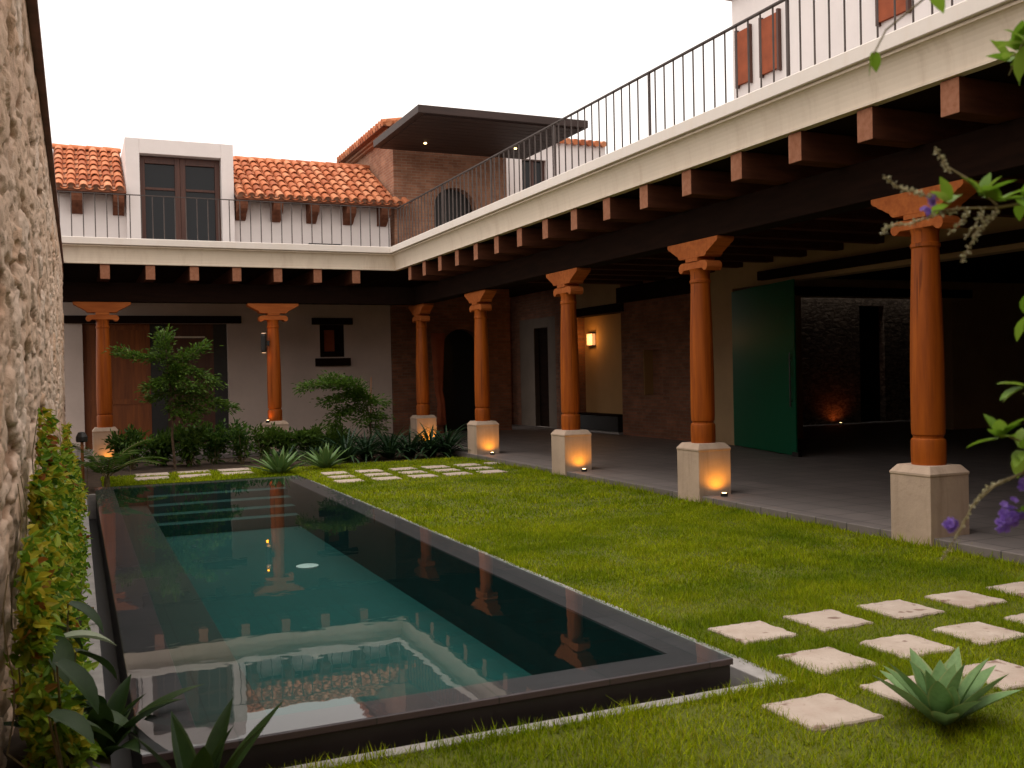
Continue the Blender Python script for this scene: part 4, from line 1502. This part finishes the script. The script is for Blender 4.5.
for l, x, y, z in (('tiny white bloom low in the bed left of the little palm', 0.12, 16.5, 0.42), ('tiny white bloom low in the bed right of the little palm', 0.85, 18.9, 0.40)):
    t = thing('white_flower', l, 'flower', (x, y, 0))
    MB().tube([(x, y, -0.02), (x + .01, y, z)], 0.004, 5).build('stem', STEM, t)
    m = MB()
    for k in range(7):
        a = k * 0.9
        m.leaf((x + .01, y, z), (math.cos(a), math.sin(a) - .3, 0.3), (0, 0, 1), 0.045, 0.03)
    m.build('bloom', WHITEP, t)

# vines on the rubble wall
def vine(label, y0, y1, hfun, n, mats, L=0.075, rust=0.05, yel=0.2):
    t = thing('climbing_vine', label, 'vine', (-0.12, (y0 + y1) / 2, 0), 'climbers on the rubble wall')
    fs = [MB(), MB(), MB()]
    st = MB()
    k = 0
    yy = y0
    while yy < y1:
        h = hfun(yy)
        pts = [(-0.10, yy, -0.02)]
        z = 0
        while z < h * 0.92:
            z += 0.15
            pts.append((float(wall_x(yy, z)) + 0.045 + 0.02 * math.sin(z * 9 + yy), yy + 0.07 * math.sin(z * 5 + yy * 3), z))
        if len(pts) > 2: st.tube(pts, [0.005 - 0.003 * i / len(pts) for i in range(len(pts))], 5)
        yy += 0.45
    for _ in range(n):
        y = random.uniform(y0, y1)
        h = hfun(y) * min(1.08, 0.68 + 0.65 * float(vnoise(np.array([y]), np.array([7.0]), 1.9, 33)[0]))
        z = h * random.random() ** 0.85
        g = vnoise(np.array([y * 1.0]), np.array([z + 3.0]), 3.2, 31)[0]
        if g < 0.36 + 0.10 * z: continue
        bulge = 0.05 + 0.27 * max(0, 1 - z / (0.9 * h + 0.15)) * random.random() + 0.09 * random.random() * g
        x = float(wall_x(y, z)) + bulge
        tt = z / max(h, 0.1)
        r = random.random()
        q = 2 if r < rust * (3.5 if tt > 0.85 else 1) else (1 if r < rust + yel * (0.5 + 1.6 * tt) else 0)
        d = Vector((random.uniform(0.1, 1.0), random.uniform(-1.0, 0.8), random.uniform(-1.0, 0.7)))
        if g < 0.45: x -= 0.05
        fs[q].leaf((x, y, z + 0.02), d, Vector((0.6, -0.3, 0.9)) + rvec() * 1.1, L * random.uniform(0.45, 1.35), L * random.uniform(0.4, 0.75))
    for f, mt in zip(fs, (LEAF_VINE, LEAF_YELLOW, LEAF_RUST)):
        if f.v: f.build('foliage', mt, t)
    st.build('stem', STEM, t)


vine('yellow topped leafy climber on the stone wall, nearest the viewer', 4.4, 5.75, lambda y: 1.32 - 0.35 * abs(y - 5.1) / 0.6, 5600, None, 0.066, 0.01, 0.22)
vine('tall climber with an orange tip on the stone wall', 5.8, 8.6, lambda y: 0.75 + 0.92 * math.exp(-((y - 7.0) / 0.7) ** 2), 5600, None, 0.062, 0.03, 0.16)
vine('lower climber with rusty leaves midway along the stone wall', 8.65, 11.9, lambda y: 0.75 + 0.2 * math.sin(y * 2.3), 4600, None, 0.066, 0.06, 0.08)
vine('yellowing climber at the far end of the stone wall by the pool corner', 11.95, 16.0, lambda y: 0.8 + 0.2 * math.sin(y * 1.9), 4000, None, 0.07, 0.03, 0.28)
# broad leaf plant at the lower left with one pale leaf and its cane
t = thing('broadleaf_plant', 'large-leaved plant with one pale leaf at the foot of the stone wall', 'plant', (-0.08, 4.7, 0))
f, s = MB(), MB()
for i, (dx, dy, z, az, e, L_, pale) in enumerate(((0.0, 0.15, 0.50, 0.15, -0.05, 0.24, 1), (-0.05, 0.0, 0.55, -1.2, -0.5, 0.26, 0), (0.05, 0.2, 0.42, 0.4, -0.5, 0.26, 0), (-.02, -.25, 0.5, -0.6, -0.6, 0.28, 0),
                                           (0.02, 0.4, 0.6, -0.3, -0.5, 0.22, 0), (-.03, -.4, 0.3, 0.3, -.3, .28, 0), (0.03, -.1, 0.3, 0.9, -.3, .26, 0), (-.06, .5, .5, .2, -.6, .22, 0), (-0.05, -0.45, 0.35, -0.5, -0.3, 0.22, 0), (0.06, 0.0, 0.2, -0.3, -.2, .28, 0))):
    p = (-0.08 + dx, 4.7 + dy, z)
    g_ = MB() if pale else f
    g_.blade(p, az, e, e - 0.6, L_, 0.11, 6, 0.2, 0, agprof)
    if pale: g_.build('pale_leaf', LEAF_PALE, t, smooth=True)
    s.tube([(-0.08, 4.7 + dy * .6, -0.02), (-0.08 + dx * .6, 4.7 + dy * .9, z * .6), p], [0.008, 0.006, 0.004], 5)
f.build('foliage', LEAF_BIG, t, smooth=True)
s.build('stem', STEM, t)

# flowering shrub at the right edge: main stems stand just outside the picture
t = thing('flowering_shrub', 'arching shrub with lime leaves and violet flowers at the right edge of view', 'shrub', (1.92, 1.32, 0))
s, f = MB(), MB()
s.tube([(1.92, 1.32, -0.02), (1.90, 1.34, 0.6), (1.88, 1.36, 1.2), (1.86, 1.37, 1.75), (1.83, 1.38, 2.2), (1.80, 1.40, 2.5)], [0.022, 0.018, 0.014, 0.010, 0.007, 0.004], 8)


def twig(pts, r0=0.004, r1=0.0018):
    s.tube(pts, [r0 + (r1 - r0) * i / (len(pts) - 1) for i in range(len(pts))], 5)


def raceme(pts, n=14, sz=0.006):
    pts = [Vector(p) for p in pts]
    s.tube(pts, 0.0016, 4)
    b_ = MB()
    for k in range(n):
        tt = k / n * (len(pts) - 1)
        i = min(int(tt), len(pts) - 2)
        p = pts[i].lerp(pts[i + 1], tt - i)
        for q in range(2):
            d = rvec()
            b_.leaf(p + d * 0.001, d, rvec(), sz * 1.6, sz)
            b_.leaf(p, rvec(), rvec(), sz * 1.5, sz)
    b_.build('bud_spike', BUD, t)


def sprig(p, n, L, bias=(0, 0, 0.3), spread=1.0):
    for k in range(n):
        d = rvec() * spread + Vector(bias)
        d.y *= 0.8
        p2 = Vector(p) + d.normalized() * 0.006
        f.blade(p2, math.atan2(d.y, d.x), math.asin(max(-0.9, min(0.95, d.normalized().z))), math.asin(max(-0.9, min(0.95, d.normalized().z))) - 0.4, L * random.uniform(0.75, 1.2), L * random.uniform(0.42, 0.55), 4, 0.15, 0, agprof)


# upper spray
twig([(1.84, 1.38, 2.0), (1.78, 1.41, 1.975), (1.72, 1.43, 1.965), (1.65, 1.46, 1.965), (1.60, 1.48, 1.96)])
twig([(1.72, 1.43, 1.97), (1.67, 1.45, 2.02), (1.62, 1.48, 2.06)], 0.0025)
sprig((1.63, 1.47, 1.975), 4, 0.055, (-0.5, 0.2, 0.3))
sprig((1.69, 1.44, 1.985), 6, 0.058, (0.1, 0, 0.6))
sprig((1.72, 1.43, 1.975), 4, 0.06, (0.3, 0, 0.4))
sprig((1.77, 1.41, 1.985), 5, 0.055, (0.2, 0, 0.1))
raceme([(1.63, 1.47, 2.04), (1.62, 1.475, 2.065), (1.605, 1.48, 2.09)], 9)
raceme([(1.60, 1.48, 1.985), (1.57, 1.49, 1.997), (1.54, 1.505, 2.005), (1.505, 1.52, 2.035)], 14)
raceme([(1.66, 1.46, 1.965), (1.60, 1.48, 1.95), (1.55, 1.50, 1.935), (1.51, 1.515, 1.93), (1.50, 1.52, 1.915)], 16)
raceme([(1.72, 1.43, 1.96), (1.69, 1.44, 1.93), (1.675, 1.45, 1.90), (1.65, 1.46, 1.855)], 18)
raceme([(1.66, 1.45, 1.96), (1.655, 1.455, 1.94), (1.62, 1.465, 1.91)], 8)
raceme([(1.69, 1.44, 1.96), (1.68, 1.445, 1.935), (1.65, 1.45, 1.90)], 8)
# lower spray
twig([(1.88, 1.36, 1.62), (1.82, 1.38, 1.60), (1.76, 1.41, 1.585)])
sprig((1.77, 1.41, 1.60), 6, 0.06, (-0.1, 0, 0.3))
twig([(1.88, 1.36, 1.42), (1.80, 1.40, 1.47), (1.73, 1.42, 1.50)])
sprig((1.72, 1.43, 1.495), 7, 0.06, (-0.4, 0, 0.4))
sprig((1.76, 1.41, 1.47), 5, 0.06, (-0.5, 0, -0.2))
twig([(1.88, 1.36, 1.30), (1.82, 1.39, 1.40), (1.76, 1.41, 1.425), (1.70, 1.43, 1.40), (1.66, 1.45, 1.36), (1.63, 1.46, 1.30)])
raceme([(1.73, 1.42, 1.415), (1.69, 1.44, 1.395), (1.66, 1.45, 1.36), (1.625, 1.465, 1.29), (1.60, 1.475, 1.25)], 22, 0.005)
twig([(1.87, 1.36, 1.2), (1.80, 1.40, 1.30), (1.74, 1.42, 1.345)])
sprig((1.77, 1.41, 1.33), 4, 0.05, (0.2, 0, 0))
sprig((1.80, 1.40, 1.24), 5, 0.06, (0, 0, -0.3))
# top sprig seen against the cornice
twig([(1.80, 1.40, 2.48), (1.70, 1.44, 2.46), (1.60, 1.48, 2.40), (1.52, 1.52, 2.33), (1.495, 1.53, 2.28)], 0.003)
f.blade((1.495, 1.53, 2.285), 2.4, -1.35, -1.5, 0.05, 0.028, 5, 0.1, 0, agprof)
f.blade((1.497, 1.53, 2.285), 0.6, -1.0, -1.2, 0.04, 0.022, 5, 0.1, 0, agprof)
sprig((1.60, 1.48, 2.40), 3, 0.05, (0, 0, 0.3))
s.build('stem', STEM, t)
f.build('foliage', LEAF_LIME, t, smooth=True)


def flower(c, r, n):
    m = MB()
    for _ in range(n):
        p = Vector(c) + rvec() * r * random.uniform(0.3, 1)
        nrm = (p - Vector(c)) + Vector((-0.3, -0.8, 0.2)) * r
        nrm.normalize()
        a = nrm.cross(Vector((0, 0, 1))).normalized()
        b2 = nrm.cross(a)
        for k in range(5):
            an = 2 * PI * k / 5
            dd = a * math.cos(an) + b2 * math.sin(an) + nrm * 0.25
            m.leaf(p, dd, nrm, 0.0095, 0.009, 0.1)
    m.build('flower', PETAL, t)


flower((1.735, 1.42, 1.345), 0.028, 26)
flower((1.715, 1.425, 1.32), 0.018, 12)
flower((1.76, 1.41, 1.40), 0.018, 10)
flower((1.62, 1.47, 1.325), 0.014, 9)
flower((1.60, 1.48, 1.985), 0.010, 5)
flower((1.585, 1.485, 1.962), 0.008, 4)

# the rest of the shrub, to the right of the picture
s, f = MB(), MB()
for k in range(16):
    z = 0.5 + 0.12 * k
    az = random.uniform(-1.2, 1.0)
    L_ = random.uniform(0.25, 0.5)
    b0 = Vector((1.91 - 0.04 * z, 1.32 + 0.03 * z, z))
    b1 = b0 + Vector((math.cos(az) * L_, math.sin(az) * L_, random.uniform(0.0, 0.2)))
    twig([b0, b0.lerp(b1, 0.5) + Vector((0, 0, 0.05)), b1], 0.005, 0.002)
    for q in (0.45, 0.7, 1.0):
        sprig(b0.lerp(b1, q) + Vector((0, 0, 0.03)), 6, 0.065, (0.2, 0, 0.2))
s.build('stem', STEM, t)
f.build('foliage', LEAF_LIME, t, smooth=True)

# ------------------------------------------------------------------ lamps
def point(name, loc, energy, color, rad=0.03, parent=None, spot=None, rot=None):
    l = bpy.data.lights.new(name, 'SPOT' if spot else 'POINT')
    l.energy = energy
    l.color = color
    l.shadow_soft_size = rad
    if spot:
        l.spot_size = spot
        l.spot_blend = 0.8
    o = bpy.data.objects.new(name, l)
    C.objects.link(o)
    off = OFF.get(parent.name, Vector((0, 0, 0))) if parent else Vector((0, 0, 0))
    o.location = Vector(loc) - off
    if rot: o.rotation_euler = rot
    if parent: o.parent = parent
    return o


AMB = (1.0, 0.38, 0.01)


def uplight(label, x, y, z, e=3.0, ground=False, lit=True, tilt=-0.35, color=None):
    t = thing('uplight', label, 'uplight', (x, y, z), 'small amber uplights')
    MB().lathe([(0.0, z - 0.01), (0.045, z - 0.01), (0.045, z + 0.035), (0.036, z + 0.042), (0.033, z + 0.03), (0.0, z + 0.028)], x, y, 14).build('housing', BLACK, t)
    MB().lathe([(0.0, z + 0.029), (0.032, z + 0.031), (0.026, z + 0.044), (0.0, z + 0.048)], x, y, 12).build('lens', LAMPON, t)
    point('lamp', (x, y, z + 0.06), e, color or AMB, 0.025, t, R(155), (PI + tilt, 0, 0))
    return t


UE = 5.0
uplight('small amber uplight at the plinth beside the green glass door', 7.24, 9.985, 0.08, UE)
uplight('small amber uplight at the plinth beside the alcove', 7.25, 13.645, 0.08, UE)
uplight('small amber uplight at the plinth before the inner corner', 7.31, 17.515, 0.08, UE)
uplight('small amber uplight at the corner plinth behind dark plants', 7.34, 21.20, 0.03, UE * 1.6)
uplight('small dim uplight at the rear column plinth before the wide wooden door', 0.55, 21.24, 0.03, UE * 0.4)
uplight('small amber uplight glowing against the stone wall of the far patio', 18.9, 20.75, 0.072, UE * 0.5, color=(1, 0.16, 0.02))
t = uplight('tiny bright uplight on top of the plinth of the sconce column', 3.74, 21.42, 0.70, 1.2)
# wall lamp in alcove
wl = thing('wall_lamp', 'glowing square wall lamp in the ochre alcove', 'wall lamp', (12.42, 22.81, 2.5))
B(12.35, 12.449, 22.66, 22.96, 2.33, 2.63).build('shade', LAMPWALL, wl, bevel=0.01)
m = MB()
m.box(12.345, 12.449, 22.65, 22.97, 2.631, 2.643)
m.box(12.345, 12.449, 22.65, 22.97, 2.317, 2.329)
m.build('lamp_frame', FRAMEW, wl)
point('lamp', (12.15, 22.75, 2.5), 7.0, (1.0, 0.45, 0.10), 0.1, wl)
# two-way sconce on the rear column
sn = thing('sconce', 'small black two-way sconce on the left of the rear column', 'wall lamp', (3.70, 21.45, 2.35))
MB().lathe([(0.0, 2.2), (0.05, 2.2), (0.06, 2.25), (0.06, 2.55), (0.05, 2.6), (0, 2.6)], 3.70, 21.45, 14).build('housing', BLACK, sn)
B(3.72, 3.83, 21.5, 21.54, 2.35, 2.45).build('bracket', BLACK, sn)
MB().lathe([(0.0, 2.185), (0.045, 2.185), (0.045, 2.199), (0, 2.199)], 3.70, 21.45, 14).build('lens', LAMPDIM, sn)
MB().lathe([(0.0, 2.601), (0.045, 2.601), (0.045, 2.615), (0, 2.615)], 3.70, 21.45, 14).build('lens', LAMPDIM, sn)
point('lamp', (3.68, 21.42, 2.10), 0.3, AMB, 0.03, sn)
point('lamp', (3.68, 21.42, 2.70), 0.3, AMB, 0.03, sn)
# garden lamp on stake
gl_ = thing('garden_lamp', 'small black garden lamp on an orange stake behind the far wall climber', 'garden lamp', (0.06, 16.6, 0))
B(0.04, 0.085, 16.58, 16.625, -0.02, 0.72).build('stake', STAKE, gl_)
m = MB()
m.lathe([(0.0, 0.72), (0.075, 0.72), (0.085, 0.74), (0.085, 0.80), (0.05, 0.87), (0, 0.88)], 0.06, 16.6, 12)
m.build('lamp_head', BLACK, gl_)

# ------------------------------------------------------------------ sky and sun
w = bpy.data.worlds.new('World')
sc.world = w
w.use_nodes = True
nt_ = w.node_tree
bg = nt_.nodes['Background']
sky = nt_.nodes.new('ShaderNodeTexSky')
sky.sky_type = 'NISHITA'
sky.sun_disc = False
SUN_EL, SUN_AZ = R(74), R(265)       # azimuth measured from +Y towards +X
sky.sun_elevation = SUN_EL
sky.sun_rotation = SUN_AZ
sky.dust_density = 4.0
sky.air_density = 1.0
hs = nt_.nodes.new('ShaderNodeHueSaturation')
hs.inputs['Saturation'].default_value = 0.12
nt_.links.new(sky.outputs[0], hs.inputs['Color'])
cl = nt_.nodes.new('ShaderNodeMix')
cl.data_type = 'RGBA'
cl.inputs[0].default_value = 0.75                 # share of the even cloud layer
cl.inputs[7].default_value = (11.4, 10.5, 9.8, 1)
nt_.links.new(hs.outputs[0], cl.inputs[6])
nt_.links.new(cl.outputs[2], bg.inputs['Color'])
bg.inputs['Strength'].default_value = 0.12
sl_ = bpy.data.lights.new('sun', 'SUN')
sl_.energy = 0.7
sl_.angle = R(25)
sl_.color = (1.0, 0.95, 0.88)
so = bpy.data.objects.new('sun', sl_)
C.objects.link(so)
dv = Vector((math.sin(SUN_AZ) * math.cos(SUN_EL), math.cos(SUN_AZ) * math.cos(SUN_EL), math.sin(SUN_EL)))
so.rotation_euler = dv.to_track_quat('Z', 'Y').to_euler()
so.location = (0, 0, 30)

vs = sc.view_settings
vs.view_transform = 'Standard'
vs.look = 'None'
vs.gamma = 1
vs.use_curve_mapping = False
vs.exposure = 0.45
cy = sc.cycles
cy.max_bounces = 8
cy.diffuse_bounces = 3
cy.glossy_bounces = 3
cy.transmission_bounces = 4
cy.transparent_max_bounces = 8
cy.caustics_reflective = False
cy.caustics_refractive = False
cy.sample_clamp_indirect = 4
